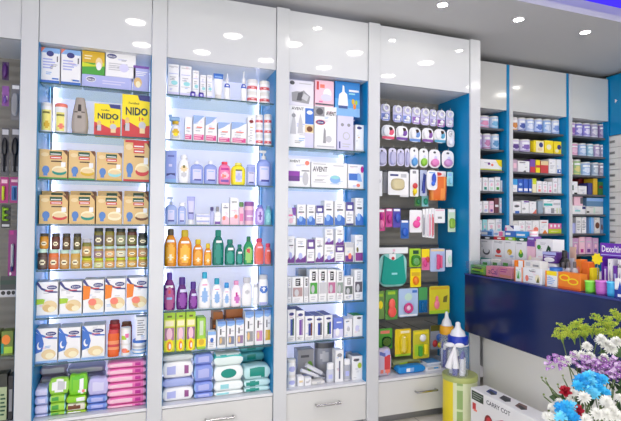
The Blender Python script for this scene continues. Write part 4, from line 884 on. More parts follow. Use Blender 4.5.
for i,(u0,u1,v0,v1,c,nm) in enumerate(((381.6,395,125,139.5,(226,90,120),'rose'),(396,408,126,140.5,'violet','violet'),(409,421,127.5,142,(110,150,214),'blue'),(422,433.6,128,142.5,(140,90,170),'purple'),(434,446,129,143,(90,170,206),'aqua'))):
    hang(r,'hanging_soother_pack',u0,u1,v0,v1,'rounded white soother pack with %s and dark print' % nm,'white',[('e',.72,.55,.22,.24,c),('e',.68,.76,.16,.12,'dbrown'),('r',.05,.04,.95,.22,c)],[(.05,.2,.55,.9,'white','ball')],own=True,cat='soother',group='rounded soother packs on the second peg row',rnd=.3)
hang(r,'hanging_soother_pack',447,454.4,129.5,147,'narrow white soother pack with two bulges next to the blue side','white',[('e',.5,.75,.35,.18,'lgrey')],[(.1,.06,.9,.46,(236,234,244),'ball'),(.2,.55,.8,.9,'white','ring')],own=True,cat='soother',rnd=.3)
for i,(u0,u1,v0,v1,c,nm) in enumerate(((376.8,386.8,148,166,'llil','plain lilac'),(388.6,396.4,148,166,'lilac','periwinkle'),(397.2,404.2,149,166,'llil','pale lilac'),(405,409.4,148.5,167,(150,160,214),'narrow blue-grey'),(410,418.4,147.5,167.5,(90,160,220),'blue-dotted'),(419.2,428.2,148.5,167.5,(140,200,60),'lime-dotted'),(428.8,440.4,149.5,168,(226,130,190),'pink-dotted'),(441.8,453.8,150.5,168,(206,150,206),'mauve-dotted'))):
    hang(r,'hanging_teat_pack',u0,u1,v0,v1,'rounded white teat pack, %s, on the third peg row' % nm,'white' if i > 3 else (222,218,240),[('e',.5,.84,.12,.06,'dgrey'),('e',.5,.26,.34,.2,c),('e',.6,.55,.14,.1,'llil')],[(.15,.08,.85,.5,c,'ball')] if i > 3 else [(.1,.06,.9,.8,'llil','film')],own=True,cat='teat pack',group='rounded teat packs on the third peg row',rnd=.3)
HG = lambda *a, **k: hang(r, *a, own=True, **k)
HG('hanging_comb_pack',376.6,382.4,171,196,'narrow white card beside the post on the fourth peg row','white',[('e',.4,.6,.3,.1,'lgrey')],[],cat='baby goods pack')
HG('hanging_comb_pack',383.4,387.4,172,193,'slim grey card behind the white square card','lgrey',[],[],y=D+.2,cat='baby goods pack')
HG('hanging_brush_pack',388,408.4,171.5,195,'big white square card with a beige oval','white',[('e',.45,.45,.32,.26,'beige'),('e',.45,.45,.24,.18,'cream'),('r',.1,.8,.5,.88,'navy'),('r',.62,.75,.9,.9,'lgrey')],[(.14,.2,.78,.7,(226,214,170),'film')],cat='baby goods pack')
HG('hanging_comb_pack',400,409,173,197,'white pack with pink dots under the square card','white',[('e',.3,.15,.15,.08,'pink'),('e',.7,.25,.15,.08,'lpink')],[],y=D+.15,cat='baby goods pack')
HG('hanging_spoon_pack',410,418.6,169.5,196.5,'white card with a red and yellow ice-cream shape','white',[('r',.3,.85,.7,.95,'grey'),('p',[(.28,.2),(.72,.2),(.6,.02),(.4,.02)],'mustard')],[(.22,.28,.8,.5,'red','ball'),(.26,.08,.74,.3,'yellow','ball')],cat='baby goods pack')
HG('hanging_brush_pack',420,427,170,196,'narrow card with dark blue toothbrush shape',(190,200,226),[('p',[(.2,.2),(.6,.2),(.9,.8),(.5,.9)],(60,80,160))],[(.3,.1,.55,.6,(50,70,170),'stick')],cat='baby goods pack')
HG('hanging_clip_pack',414.5,421.4,196,206.5,'green clip pack hanging low beside a teal one',(70,110,70),[('e',.5,.4,.3,.3,'green')],[(.2,.2,.8,.7,(30,120,80),'ball')],cat='baby goods pack',y=D+.17)
HG('hanging_clip_pack',421.8,428.4,195.5,206.5,'teal clip pack hanging low under the orange holder','aqua',[],[(.15,.15,.85,.75,(0,140,110),'ball')],cat='baby goods pack',y=D+.17)
HG('hanging_shoe_pack',427,437.4,170.5,190,'white card with a royal blue shoe shape','white',[('r',.2,.86,.8,.92,'lblue')],[(.4,.3,.8,.86,(40,80,200),'ball'),(.35,.2,.7,.45,(60,110,220),'ball')],cat='baby goods pack',rnd=.2,y=D+.07)
o = HG('hanging_holder_pack',429,446,171,177,'bright orange rounded bottle holder hanging by a white header','white',[('e',.55,.5,.2,.3,'red')],[],cat='bottle holder')
m = M(); w = at_y(446,185,D+.13).x - at_y(429,185,D+.13).x; hh = at_y(437,177,D+.13).z - at_y(437,200.5,D+.13).z
m.loft([(-hh, w*.4, .03), (-hh*.96, w*.44, .036), (-hh*.5, w*.47, .04), (0, w*.48, .04)], mat((226,110,40), .35), 0, .0, 22, 2.6, lambda x, z, f: mat((240,150,70), .35) if f and abs((x/w*9) % 2) < .8 else None); m.build('holder_body', o)
HG('hanging_bib_clip',447,453,172,186,'pale blue soft toy pack next to the blue side','aqua',[('r',.2,.7,.8,.9,'lblue')],[(.2,.1,.8,.6,(140,200,226),'ball')],cat='baby goods pack',y=D+.1)
row5 = [(376.6,385,209,231,(214,70,140),'magenta pack with pink drops by the post',[(.2,.1,.8,.5,'pink','ball'),(.3,.5,.7,.85,'mag','ball')]),
 (385.8,392.4,208.5,227,(200,70,150),'magenta and white teether pack',[(.15,.2,.85,.7,(180,40,130),'ball')]),
 (393,400.6,208.5,227.5,(80,70,170),'indigo teether pack with blue bead',[(.2,.25,.9,.75,(50,80,180),'ball')]),
 (400.8,408.8,220,238.5,(60,110,190),'blue teether pack hanging lower than the rest',[(.1,.1,.9,.6,(30,90,190),'ball')]),
 (409.6,422,210,232.5,'white','white card with a pink duck-shaped teether',[(.2,.2,.8,.55,(236,80,160),'ball'),(.5,.5,.8,.72,(240,100,170),'ball')]),
 (434.6,445,209,223,'white','white card with a small grey picture on the fifth peg row',[]),
 (448,455.4,209,232,(206,226,200),'tall white and lime card next to the blue side',[(.15,.15,.85,.6,(160,206,70),'film')])]
for u0,u1,v0,v1,c,l,b in row5:
    HG('hanging_teether_pack',u0,u1,v0,v1,l,c,[('r',.1,.86,.9,.96,'lpink'),('r',.3,.3,.7,.45,'grey')] if not b else [('r',.1,.86,.9,.97,'white')],b,cat='teether pack')
for i in range(4):
    HG('hanging_toothbrush_pack',422.6+3*i,425.4+3*i,209-.3*i,237+.4*i,'slim toothbrush pack with %s stripe, fifth peg row' % ('grey','white','pink','red')[i],'white',[('r',.2,.05,.5,.8,[(160,160,170),(236,236,240),(240,170,190),(220,80,100)][i]),('r',.6,.05,.8,.8,'lgrey')],[(.3,.1,.6,.7,[(150,150,165),(230,230,236),(236,150,180),(214,70,90)][i],'stick')],cat='toothbrush pack',group='slim toothbrush packs on a peg',bdep=.01)
HG('hanging_header_card',377,408,247.5,253.5,'long white header strip over the teal bib','white',[('r',.5,.3,.58,.7,'lpink')],[],cat='card',y=D+.14)
o = HG('hanging_bib_pack',379,406.6,253.8,286.5,'big teal bib in a clear bag with rounded foot',(150,206,200),[('r',.36,.82,.6,1,'white'),('e',.5,.86,.06,.05,'red')],[],cat='bib',rnd=.18)
m = M(); w = at_y(406.6,270,D+.13).x-at_y(379,270,D+.13).x; hh = at_y(392,254,D+.13).z-at_y(392,286.5,D+.13).z
pts = [(-.34,.96),(-.4,.5),(-.45,.16),(-.36,.08),(0,.06),(.36,.08),(.45,.16),(.4,.5),(.34,.96),(.16,.86),(.0,.8),(-.16,.86)]
n = len(pts); m.add([(a*w,-.003,b*hh) for a,b in pts]+[(a*w,-.014,b*hh) for a,b in pts],[tuple(range(n)),tuple(range(n,2*n))[::-1]]+[(i,(i+1)%n,n+(i+1)%n,n+i) for i in range(n)],mat((0,152,136),.6))
m.add([(.02*w+a*w*.1,-.0145,hh*.4+b*hh*.03) for a,b in ((-1,-1),(1,-1),(1,1),(-1,1))],[(0,1,2,3)],mat(K['aqua'])); m.build('bib', o)
HG('hanging_spoon_pack',409.4,421,248.5,267,'lime green card with a white ball','lime',[('r',.3,.7,.8,.9,'dgreen')],[(.3,.1,.8,.5,(200,226,190),'ball'),(.15,.05,.9,.65,'green','film')],cat='baby goods pack')
HG('hanging_spoon_pack',410.4,421,268.5,287,'yellow card with orange picture below the lime one','yellow',[('r',.1,.6,.9,.8,'mustard'),('e',.5,.35,.3,.25,'orange')],[(.25,.15,.75,.55,'orange','ball')],cat='baby goods pack')
HG('hanging_toy_pack',421.8,429.6,249,270,'pink and yellow card with magenta beads','yellow',[('r',0,0,1,.6,'pink')],[(.1,.15,.6,.5,'hot','ball'),(.4,.35,.9,.65,'red','ball')],cat='baby goods pack')
HG('hanging_toy_pack',430.2,445,248.5,271.5,'pale blue card with pink keys',(180,196,232),[('r',.05,.88,.95,.97,'beige')],[(.4,.1,.56,.75,(226,70,130),'stick'),(.6,.16,.74,.7,(230,90,140),'stick')],cat='baby goods pack')
HG('hanging_toy_pack',446,452,250,267,'small white card with green blob next to the blue side','white',[],[(.2,.2,.8,.7,'mint','ball')],cat='baby goods pack')
HG('hanging_insole_pack',377,384.4,291,319,'green card with yellow picture by the post',(110,150,70),[('e',.5,.5,.3,.15,'yellow'),('r',.2,.8,.8,.9,'lime')],[],cat='baby goods pack')
HG('hanging_insole_pack',385.4,397.6,290,319.5,'green card with a coral sole shape',(90,150,70),[('r',.2,.85,.8,.95,'lime')],[(.14,.08,.86,.45,(240,90,80),'ball'),(.2,.35,.76,.72,(244,100,86),'ball')],cat='baby goods pack')
HG('hanging_rattle_pack',398.6,418,288.5,316.5,'pale blue card with a round pink rattle',(176,200,232),[('e',.5,.7,.2,.14,'mint'),('r',.7,.84,.95,.93,'blue'),('r',.05,.02,.95,.08,'white')],[(.22,.12,.72,.5,(206,60,130),'ring'),(.36,.22,.58,.42,(236,200,220),'ball')],cat='rattle pack')
HG('hanging_brush_pack',418.8,427.4,287.5,312.5,'green and blue card beside the pale blue rattle card',(80,160,90),[('r',0,0,1,.5,(20,100,160))],[(.2,.05,.8,.45,(20,110,170),'film')],cat='baby goods pack')
HG('hanging_rattle_pack',429.4,449.6,286,313.5,'big yellow-green card with a pink bottle toy',(216,206,50),[('r',0,0,1,.12,'lime'),('p',[(.66,.4),(.86,.4),(.9,.66),(.7,.6)],'olive'),('r',.05,.88,.95,.97,'mustard')],[(.2,.18,.46,.5,(240,130,150),'ball'),(.26,.44,.4,.66,(236,120,150),'ball')],cat='rattle pack')
HG('hanging_toy_pack',379,392.4,328.5,349,'bright green card with a leaf print near the post',(90,170,60),[('r',.1,.75,.8,.9,'salmon'),('e',.6,.35,.3,.2,'lime')],[(.2,.1,.9,.6,'dgreen','film')],cat='baby goods pack',y=D+.16)
HG('hanging_toy_pack',395,411,329,356,'yellow card with a pale baby spoon',(232,200,30),[('r',.35,.84,.9,.93,'cream'),('r',0,0,1,.08,'lime')],[(.42,.15,.58,.75,'cream','stick'),(.36,.15,.64,.35,'cream','ball'),(.25,.08,.75,.8,'yellow','film')],cat='baby goods pack')
HG('hanging_toy_pack',413,429.4,330,358.5,'yellow and green card with a white round gauge',(206,196,50),[('r',.1,.1,.9,.5,'lime'),('r',.1,.86,.9,.94,'yellow')],[(.35,.6,.75,.86,'white','ball'),(.3,.1,.5,.45,'green','stick'),(.62,.15,.82,.5,'yellow','stick')],cat='baby goods pack')
HG('hanging_toy_pack',430.4,443,325,349,'grey-blue card with red, blue and yellow toy beads',(170,176,190),[('r',0,.75,1,1,'olive')],[(.1,.1,.5,.4,'red','ball'),(.4,.35,.9,.65,'blue','ball'),(.5,.05,.9,.3,'yellow','ball')],cat='baby goods pack',y=D+.21)
r = Row(ZBS, D+.05, '', '')
pouch(r,'bead_bag',377.6,391.4,349,'clear bag of red and blue pieces standing by the post',(196,186,206),[('e',.3,.3,.2,.14,'salmon'),('e',.7,.55,.2,.14,'red'),('e',.35,.75,.24,.14,(96,110,180)),('e',.75,.2,.2,.12,'salmon'),('e',.7,.85,.2,.1,'lilac')],own=True,dep=.07,cat='bag')
pouch(r,'wipes_pack',398.6,425.4,366,'bright blue pocket pack lying on the bottom shelf front',(20,130,206),[('r',.3,.3,.42,.62,'white'),('r',.44,.36,.6,.52,'lblue')],own=True,dep=.07,crimp=(30,140,214))
pouch(r,'toy_bag',393.5,421,359.5,'greenish bag lying behind the bright blue pack',(150,160,110),[('e',.4,.4,.2,.3,'lime'),('e',.7,.5,.2,.3,'olive')],own=True,dep=.1,cat='bag',yf=D+.14)
b = box(r,'leaflet_stack',425.8,441.5,366.5,'white carton with blue pictures lying on the bottom shelf','white',[('r',.1,.4,.9,.9,'lgrey'),('r',.5,.5,.8,.8,'sky')],own=True,dep=.16,topc=(206,216,232))
box(r,'leaflet_stack',427,441,362.5,'white and sky blue booklet on the white carton',(222,230,240),[],own=True,dep=.1,zb=top_of(b),yf=D+.09,topc=(90,160,220),cat='booklet')
GLX = dict(capw=.9)
def gift_bottle(x, y, z, rad, h, collar, look, ribbon):
    t = empty('feeding_bottle', (x, y, z), look, 'feeding bottle', None, -.6)
    m = M(); m.loft([(0,rad*.92,rad*.92),(.006,rad,rad),(h*.56,rad,rad),(h*.62,rad*.93,rad*.93)], mat((226,230,240),.08,.5,'film',.22),0,0,26); m.build('clear_body', t)
    m = M(); m.loft([(h*.6,rad*.98,rad*.98),(h*.61,rad*1.0,rad*1.0),(h*.74,rad*.98,rad*.98),(h*.75,rad*.8,rad*.8)], mat(kc(collar),.3),0,0,26); m.build('collar', t)
    m = M(); m.loft([(h*.745,rad*.78,rad*.78),(h*.83,rad*.62,rad*.62),(h*.88,rad*.34,rad*.34),(h*.93,rad*.25,rad*.25),(h*.98,rad*.24,rad*.24),(h,rad*.12,rad*.12)], mat((238,240,244),.35),0,0,20); m.build('teat', t)
    for k in range(5):
        a = 2*pi*k/5+.4; m = M(); px, py = rad*.56*cos(a), rad*.56*sin(a); q = rad*.26
        m.loft([(.006,q,q),(h*.3,q,q),(h*.33,q*.7,q*.7)], mat([(236,238,244),(40,60,170),(206,214,236),(40,60,170),(236,238,244)][k],.3),px,py,12)
        m.loft([(h*.33,q*.75,q*.75),(h*.4,q*.7,q*.7),(h*.45,q*.25,q*.25)], mat((40,60,180) if k % 2 == 0 else (236,238,244),.3),px,py,12); m.build('small_bottle', t)
    if ribbon:
        wm_ = mat((240,240,244),.5); m = M()
        m.ring((0,0,h*.585), rad*1.02, .004, wm_, 'z', 24, 6); c = Vector((-rad*.34,-rad*.98,h*.58))
        for s in (-1,1):
            m.ball((c.x+s*rad*.46,c.y-.008,c.z+.01), rad*.46, wm_, 12, (1,.3,.5))
            m.cyl((c.x,c.y-.004,c.z), (c.x+s*rad*.36-rad*.25,c.y-.008,c.z-h*.4), .007, wm_, 8, .022)
        m.ball((c.x,c.y-.008,c.z), rad*.14, wm_, 10); m.build('ribbon_bow', t)
CY, CX, CR = 2.645, 2.027, .1135
ztop = .338
p0 = at_y(457.8, 369, CY-.02); hb = at_y(457.8, 322, CY-.02).z - ztop
gift_bottle(p0.x, CY-.02, ztop, .066, hb, (30,60,180), 'giant clear feeding bottle with blue collar and white bow on the tin', True)
p1 = at_y(446.5, 360, D+.1); gift_bottle(min(p1.x,2.15), D+.1, ZBS, .05, at_y(446.5,311.5,D+.1).z-ZBS, (240,176,40), 'giant clear feeding bottle with orange-yellow collar behind the blue-collared one', False)
# yellow and green tin on the floor
t = empty('storage_tin', (CX, CY, 0), 'tall yellow and pale green tin with olive lid on the floor', 'tin', None, -.655)
m = M()
def tincol(x, z, f):
    if not f: return None
    u = x/CR
    if u < -.42: return mat((236,214,40), .35)
    if -.16 < u < .14: return mat((150,180,110) if (z*14) % 2 < 1.7 else (206,220,170), .35)
    return mat((222,228,190), .35)
m.loft([(0,CR*.97,CR*.97)]+[(.004+.3*i/20,CR*.97,CR*.97) for i in range(21)], mat((214,222,170),.35),0,0,56,2,tincol); m.build('body', t)
m = M(); m.loft([(.3045,CR,CR),(.308,CR*1.01,CR*1.01),(.332,CR*1.01,CR*1.01),(.3375,CR*.97,CR*.97)], mat((176,186,110),.35),0,0,40); m.build('lid', t)
# carry-cot carton on the floor: front to -x
bx0, bx1, by0, by1, bz = 1.985, 2.105, 1.45, 2.485, .304
t = empty('carry_cot_carton', ((bx0+bx1)/2,(by0+by1)/2,0), 'long white carton with stroller pictures on the floor under the counter', 'carton')
L_ = by1-by0; dp = bx1-bx0
m = M(); m.box(-L_/2, L_/2, -dp/2, dp/2, 0, bz, mat((236,236,236),.35), .003)
fd = [('r',.012,.78,.115,.96,(44,60,46)),('l',.02,.8,.11,.94,3,(150,160,150)),('t','CARRY COT',.235,.87,.085,'dgrey',.2),('r',.02,.58,.05,.72,'red'),('r',.03,.56,.06,.6,'salmon'),
      ('e',.16,.48,.035,.15,'dred'),('e',.165,.5,.024,.09,'red'),('e',.15,.12,.03,.1,'grey'),('e',.245,.12,.03,.1,'grey'),
      ('e',.4,.42,.05,.17,(50,70,130)),('e',.4,.46,.03,.1,(90,110,170)),('e',.36,.05,.03,.08,'dgrey'),('e',.56,.22,.05,.16,'salmon'),('e',.56,.26,.035,.1,'red'),
      ('p',[(.2,.56),(.27,.68),(.38,.72),(.49,.67),(.55,.56),(.545,.56),(.485,.65),(.38,.7),(.27,.66),(.205,.55)],'red'),('t','BABY CARRY COT',.62,.9,.06,'grey',.22)]
m.decals(fd, L_, bz, -dp/2)
for i,(a,c1) in enumerate(((.1,(60,80,140)),(.21,(60,60,72)),(.33,(120,90,84)))):
    cx = -L_/2+a*L_; zz = bz+.0006+.0001*i
    m.add([(cx-.035,.035,zz),(cx-.01,-.02,zz),(cx+.05,-.03,zz),(cx+.06,.0,zz),(cx+.02,.04,zz)],[(0,1,2,3,4)],mat(c1)); m.add([(cx-.01,-.0,zz+.0003),(cx+.05,-.03,zz+.0003),(cx+.06,.0,zz+.0003),(cx+.0,.015,zz+.0003)],[(0,1,2,3)],mat((36,38,48)))
b = m.build('box', t); b.rotation_euler = (0,0,-pi/2)

# pegs and rails of the peg cabinet
ox = cab4.location.x
for z in (at_y(405,126,D+.2).z, at_y(405,145,D+.2).z, at_y(405,169,D+.2).z, at_y(405,208,D+.2).z, at_y(405,247,D+.2).z, at_y(405,287,D+.2).z, at_y(405,322,D+.2).z):
    m = M(); m.box(PX[7]+.006-ox, PX[8]-.006-ox, YBK-.016-D, YBK-.003-D, z-.011, z+.006, mat((112,112,116),.35,.5,'p',1,.6)); m.build('hanging_rail', cab4)
seen = []
for x, y, z in HOOKS:
    if any(abs(x-a)+abs(z-b) < .03 for a, b in seen): continue
    seen.append((x, z)); m = M(); m.cyl((x-ox, y-.008-D, z+.004), (x-ox, YBK-.004-D, z+.004), .0022, CHROME, 6); m.cyl((x-ox, y-.008-D, z+.004), (x-ox, y-.010-D, z+.012), .0022, CHROME, 6); m.build('peg_hook', cab4)

# ================================================================== dark corner cabinet
r = Row(0, D+.1, '', '')
PUR = (120,30,120)
HG('hanging_hairbrush_pack',2,9,62,80,'round purple hair brush pack at the top of the dark cabinet',(70,40,90),[('e',.4,.5,.4,.4,PUR)],[(.05,.1,.85,.9,(84,36,110),'ball')],cat='hair brush')
HG('hanging_hairbrush_pack',2,9,86,106,'purple and white hair clip pack in the dark cabinet',(140,80,160),[('r',.2,.3,.8,.5,'white')],[(.2,.1,.8,.5,'violet','ball')],cat='hair clip pack')
HG('hanging_hairbrush_pack',11,20,84,120,'clear grey hair accessory pack beside the post',(120,118,124),[('r',.1,.86,.9,.96,'white'),('e',.5,.4,.3,.2,'dgrey')],[(.1,.1,.9,.75,'lgrey','film')],cat='hair clip pack')
HG('hanging_hairbrush_pack',1,9,128,176,'clear pack with black paddle brush, nearer the frame edge',(80,78,84),[('r',.1,.86,.9,.97,'lgrey'),('r',.2,.1,.8,.2,'grey')],[(.1,.4,.9,.8,'black','ball'),(.38,.08,.62,.45,'black','stick')],cat='hair brush')
HG('hanging_hairbrush_pack',11,20,128,176,'clear pack with black paddle brush beside the post',(84,82,88),[('r',.1,.86,.9,.97,'lgrey'),('r',.2,.1,.8,.2,'grey')],[(.1,.4,.9,.8,'black','ball'),(.38,.08,.62,.45,'black','stick')],cat='hair brush')
HG('hanging_file_pack',0,8.6,177,203,'magenta card with a yellow file',(176,20,120),[('r',.15,.76,.85,.9,'lpink')],[(.3,.1,.6,.65,'ygreen','stick')],cat='nail file pack')
HG('hanging_file_pack',9.6,19,177,203,'magenta card with a blue file beside the post',(166,20,120),[('r',.15,.8,.85,.9,'lpink'),('r',.2,.1,.8,.66,(90,150,206))],[(.35,.12,.65,.6,(50,110,180),'stick')],cat='nail file pack')
HG('hanging_comb_pack',1,10.6,204.5,228,'black card with lime green comb',(34,36,38),[('r',.1,.06,.9,.16,'lgrey')],[(.2,.3,.4,.9,(140,190,40),'stick'),(.3,.75,.85,.85,(140,190,40),'stick'),(.3,.5,.8,.6,(140,190,40),'stick'),(.3,.3,.85,.38,(140,190,40),'stick')],cat='comb pack')
HG('hanging_file_pack',8,16.8,230,276,'tall purple card with a silver tool beside the post',(140,20,120),[('r',.2,.9,.6,.98,'mag'),('e',.3,.05,.1,.04,'white')],[(.4,.2,.7,.7,'lgrey','stick'),(.42,.1,.66,.3,'navy','stick')],cat='nail file pack')
HG('hanging_lash_pack',0,16,276,297,'black tray card with two rows of pale lashes',(50,56,56),[('r',.0,.0,1,.34,'lgrey'),('e',.2,.2,.14,.1,'black'),('e',.55,.2,.14,.1,'black'),('e',.85,.2,.12,.1,'black'),('r',0,.6,1,.8,(30,60,50))],[],cat='lash pack')
zg = at_y(6,356,D+.06).z
m = M(); m.box(PX[0]-.55-cab0.location.x, PX[0]-.004-cab0.location.x, .03, .35, zg-.008, zg, GLASS); m.build('glass_shelf', cab0)
zg2 = at_y(6,398,D+.06).z
r = Row(zg, D+.06, '', '')
box(r,'herbal_carton',1,13.4,331,'green and orange carton on the glass shelf of the dark cabinet',(110,130,50),[('e',.4,.65,.36,.2,'orange'),('r',0,.1,.2,.5,'teal'),('r',.25,.1,.95,.36,'lime')],own=True)
box(r,'herbal_carton',-12,0,331,'olive carton at the frame edge on the glass shelf of the dark cabinet',(100,110,50),[],own=True)
r = Row(ZBS, D+.06, '', '')
box(r,'herbal_carton',8,13.4,376,'narrow dark carton on the dark cabinet floor by the post',(50,48,52),[('r',.2,.2,.8,.7,'grey')],own=True)
box(r,'herbal_carton',-4,7.4,374,'dark carton with pale green panel on the dark cabinet floor',(54,56,50),[('r',.3,.02,.98,.72,(176,190,150)),('l',.4,.1,.9,.6,6,'dgreen')],own=True)

# ================================================================== far shelves behind the counter
def far(k, place, group): return Row(SB[k], YB+.05, place, group)
fp = ['top','second','third','fourth','fifth','sixth']
def fcans(k, sect, spans, vt, cols, start=0, what='formula can', nm='formula_can', lid='offw'):
    r = far(k, '%s far shelf %s' % (fp[k], sect), 'cans and cartons on the far shelves'); r.n = start
    for i,(u0,u1) in enumerate(spans):
        cn, c, c2 = cols[i % len(cols)]
        can(r,nm,u0,u1,vt+ (i*.5),'%s %s' % (cn, what),c,lid,[('e',.45,.45,.32,.22,c2),('r',.1,.72,.9,.86,'white'),('b',.05,.14,c2)],lidf=.1)
s1, s2, s3 = 'beside the post', 'between blue strips', 'near the drawers'
LV = [('pale lilac',(206,200,232),(226,150,190)),('pale blue',(190,214,240),(110,180,220))]
fcans(0,s1,[(472,480.6),(481.4,491.6),(492.4,500.6)],115,[('lilac',(196,190,226),(160,130,200))]+LV)
fcans(1,s1,[(476,484),(485,492.6),(493.4,501)],133,[('lilac',(196,190,226),(150,120,190)),('mauve',(206,196,226),(190,120,170)),('sky',(190,214,238),(90,150,200))])
r = far(2,'third far shelf '+s1,'cans and cartons on the far shelves')
box(r,'milk_carton',480,505.4-1.5,159.5,'long white carton with yellow end','white',[('p',[(.7,1),(1,1),(1,.3),(.85,.5)],'yellow'),('e',.4,.6,.06,.12,'purple'),('e',.55,.5,.06,.12,'salmon'),('r',0,0,1,.12,'ygreen')],dep=.12)
def fboxes(k, sect, items, dep=.1, start=0):
    r = far(k,'%s far shelf %s' % (fp[k], sect),'cans and cartons on the far shelves'); r.n = start
    for u0,u1,vt,look,c,ds in items: box(r,'medicine_carton',u0,u1,vt,look,c,ds,dep=dep)
WD = lambda c: [('r',.25,.1,.75,.3,c),('r',.15,.7,.85,.76,'lgrey'),('e',.5,.5,.2,.12,'lpink')]
fboxes(3,s1,[(474,482,177.5,'white carton with plum edge','white',WD('purple')),(482.8,488,177.5,'white carton with teal foot','white',WD('teal')),(488.6,494.4,178,'white carton with pale green foot','white',WD('mint')),(495,500.4,177,'tall white carton with green foot','white',WD('green')),(501,505.6-1,180.5,'short white carton with red foot','white',WD('salmon'))])
fboxes(4,s1,[(474,482.6,201.5,'white carton with pink dot','white',WD('pink')),(483.2,488.6,201,'white carton with lilac dot','white',WD('lilac')),(489.2,494,201,'white carton with mauve top','lpink',WD('violet')),(494.6,499,198,'dark plum carton',(110,60,70),[('r',.1,.4,.9,.55,'white')]),(499.6,504.2,198,'tall white carton with lilac lines','white',WD('llil'))])
fboxes(5,s1,[(476,482,220,'navy-edged white carton','white',WD('navy')),(482.6,487,219.5,'aqua-edged white carton','aqua',WD('blue')),(487.6,495,219.5,'white carton with sky foot','white',WD('sky')),(495.6,503.4,219,'white carton with aqua foot','white',WD('aqua'))])
fcans(0,s2,[(512.4,519.8),(520.4,527.4)],117,[('white and orange',(226,222,226),(214,140,70)),('white and navy',(206,212,236),(60,80,160))])
fcans(0,s2,[(528.2,536.2),(537,544.8),(545.6,553.4),(554,561.8)],118,[('periwinkle',(176,196,236),(220,226,244)),('pale blue',(186,202,238),(90,120,200)),('sky blue',(150,186,232),(210,220,240)),('white-blue',(206,216,238),(120,150,214))], 2)
fcans(1,s2,[(512.4,522),(523,533)],138.8,[('white and violet',(222,216,236),(90,60,140)),('lilac-white',(214,208,232),(130,100,180))])
fboxes(1,s2,[(534,544,140.5,'yellow-edged white carton with navy logo','yellow',[('r',.2,.05,.98,.95,'cream'),('e',.7,.65,.2,.2,'navy'),('e',.6,.3,.24,.14,'beige')]),(544.8,553,140.5,'plain bright yellow carton','yellow',[('e',.5,.5,.3,.2,'cream')]),(553.8,562.4,141.5,'yellow carton with navy logo','yellow',[('e',.7,.55,.26,.2,'navy'),('e',.4,.25,.24,.14,'cream')])], start=2)
fboxes(2,s2,[(512.4,517.6,159.5,'pink-grey carton',(196,170,190),[('r',.2,.3,.8,.7,'lpink')]),(518.2,529.6,161,'white carton with dark corner','white',[('p',[(.4,0),(.7,0),(.6,.2)],'dgrey'),('r',.1,.8,.6,.9,'grey')]),(530.2,535.4,159.5,'carton with purple and red halves','violet',[('r',0,0,1,.45,'red')]),(536,540.2,160,'bright yellow and red carton','yellow',[('r',0,.4,1,.6,'red')]),(540.8,548.4,161,'red carton with beige top','red',[('r',0,.66,1,1,'beige')]),(549,556,159,'tall white carton with pale lines','white',[L()]),(556.6,563.6,159.5,'white carton with blue foot patch','white',[('r',.1,.05,.9,.32,'blue'),('e',.6,.2,.16,.08,'white')])])
fboxes(3,s2,[(512.4,517.4,179,'white and teal carton','white',[('r',0,.55,1,1,'sky')]),(518,523,179,'royal blue carton',(40,90,190),[('r',.1,.1,.9,.3,'white'),('e',.5,.6,.3,.1,'lblue')]),(523.6,528.2,179,'mid blue carton with white foot',(50,96,196),[('r',.1,.1,.9,.3,'white')]),(528.8,532,179,'narrow blue carton',(40,90,190),[('r',.1,.1,.9,.3,'white')]),(532.6,536.4,178.5,'pale yellow carton','cream',[('r',0,.6,1,1,'ygreen')]),(537,542,181,'white carton with peach foot','white',WD('salmon')),(542.6,547.4,181.5,'white carton with mauve foot','white',WD('lpink')),(548,552.4,182,'white carton with pink foot','white',WD('pink')),(553,557.4,178,'tall white carton with grey line','white',WD('lgrey')),(558,563.4,178,'tall white carton with lime edge','white',[('r',.8,0,1,1,'mint')])])
fboxes(4,s2,[(512.4,521,201.5,'white carton with blue swoosh','white',[('r',.3,.0,.8,.2,'blue'),('e',.5,.6,.3,.1,'dgrey')]),(521.6,529,200.5,'white carton with magenta top','white',[('r',.3,.85,1,.97,'violet'),('r',.1,.3,.5,.4,'grey')]),(529.6,536.4,201.5,'white carton with red corner','white',[('p',[(.4,0),(1,0),(1,.4)],'salmon')])])
r = far(4,'','cans and cartons on the far shelves')
b = box(r,'medicine_carton',545,564.4,207.6,'white and grey carton row, lower of the pair beside the blue strip','white',[('r',.35,.1,.55,.9,'grey'),('r',.7,.1,.74,.9,'ygreen'),('r',.88,.1,.92,.9,'ygreen')],own=True)
box(r,'medicine_carton',543.6,561,199.6,'white and teal carton, upper of the pair beside the blue strip','white',[('r',0,.2,.5,.5,'lteal'),('r',.55,.3,.95,.6,'lgrey')],own=True,zb=top_of(b))
box(r,'medicine_carton',538,543,201,'grey-blue carton in front of a shadowed gap',(150,170,186),[],own=True)
fboxes(5,s2,[(512.4,518,221,'beige-white carton','offw',WD('grey')),(518.6,525,220.5,'white carton with silver lines','white',WD('lgrey')),(525.6,532,220.5,'white carton with faint pink','white',WD('lpink')),(532.6,539,220.5,'white carton with red spot','white',[('e',.5,.3,.4,.2,'salmon')]),(539.6,548.4,220,'white carton with orange and black foot','white',[('p',[(.3,0),(.9,0),(.6,.3)],'orange'),('r',.2,.8,.8,.86,'red')])])
r = far(5,'','cans and cartons on the far shelves')
b = box(r,'medicine_carton',549,562,229,'yellow carton under the pink one beside the blue strip','ygreen',[L('cream')],own=True)
box(r,'medicine_carton',549,562,223.4,'pink carton on the yellow one beside the blue strip','pink',[('r',.1,.3,.25,.8,'white'),('r',.4,.3,.55,.8,'white'),('r',.7,.3,.85,.8,'white')],own=True,zb=top_of(b))
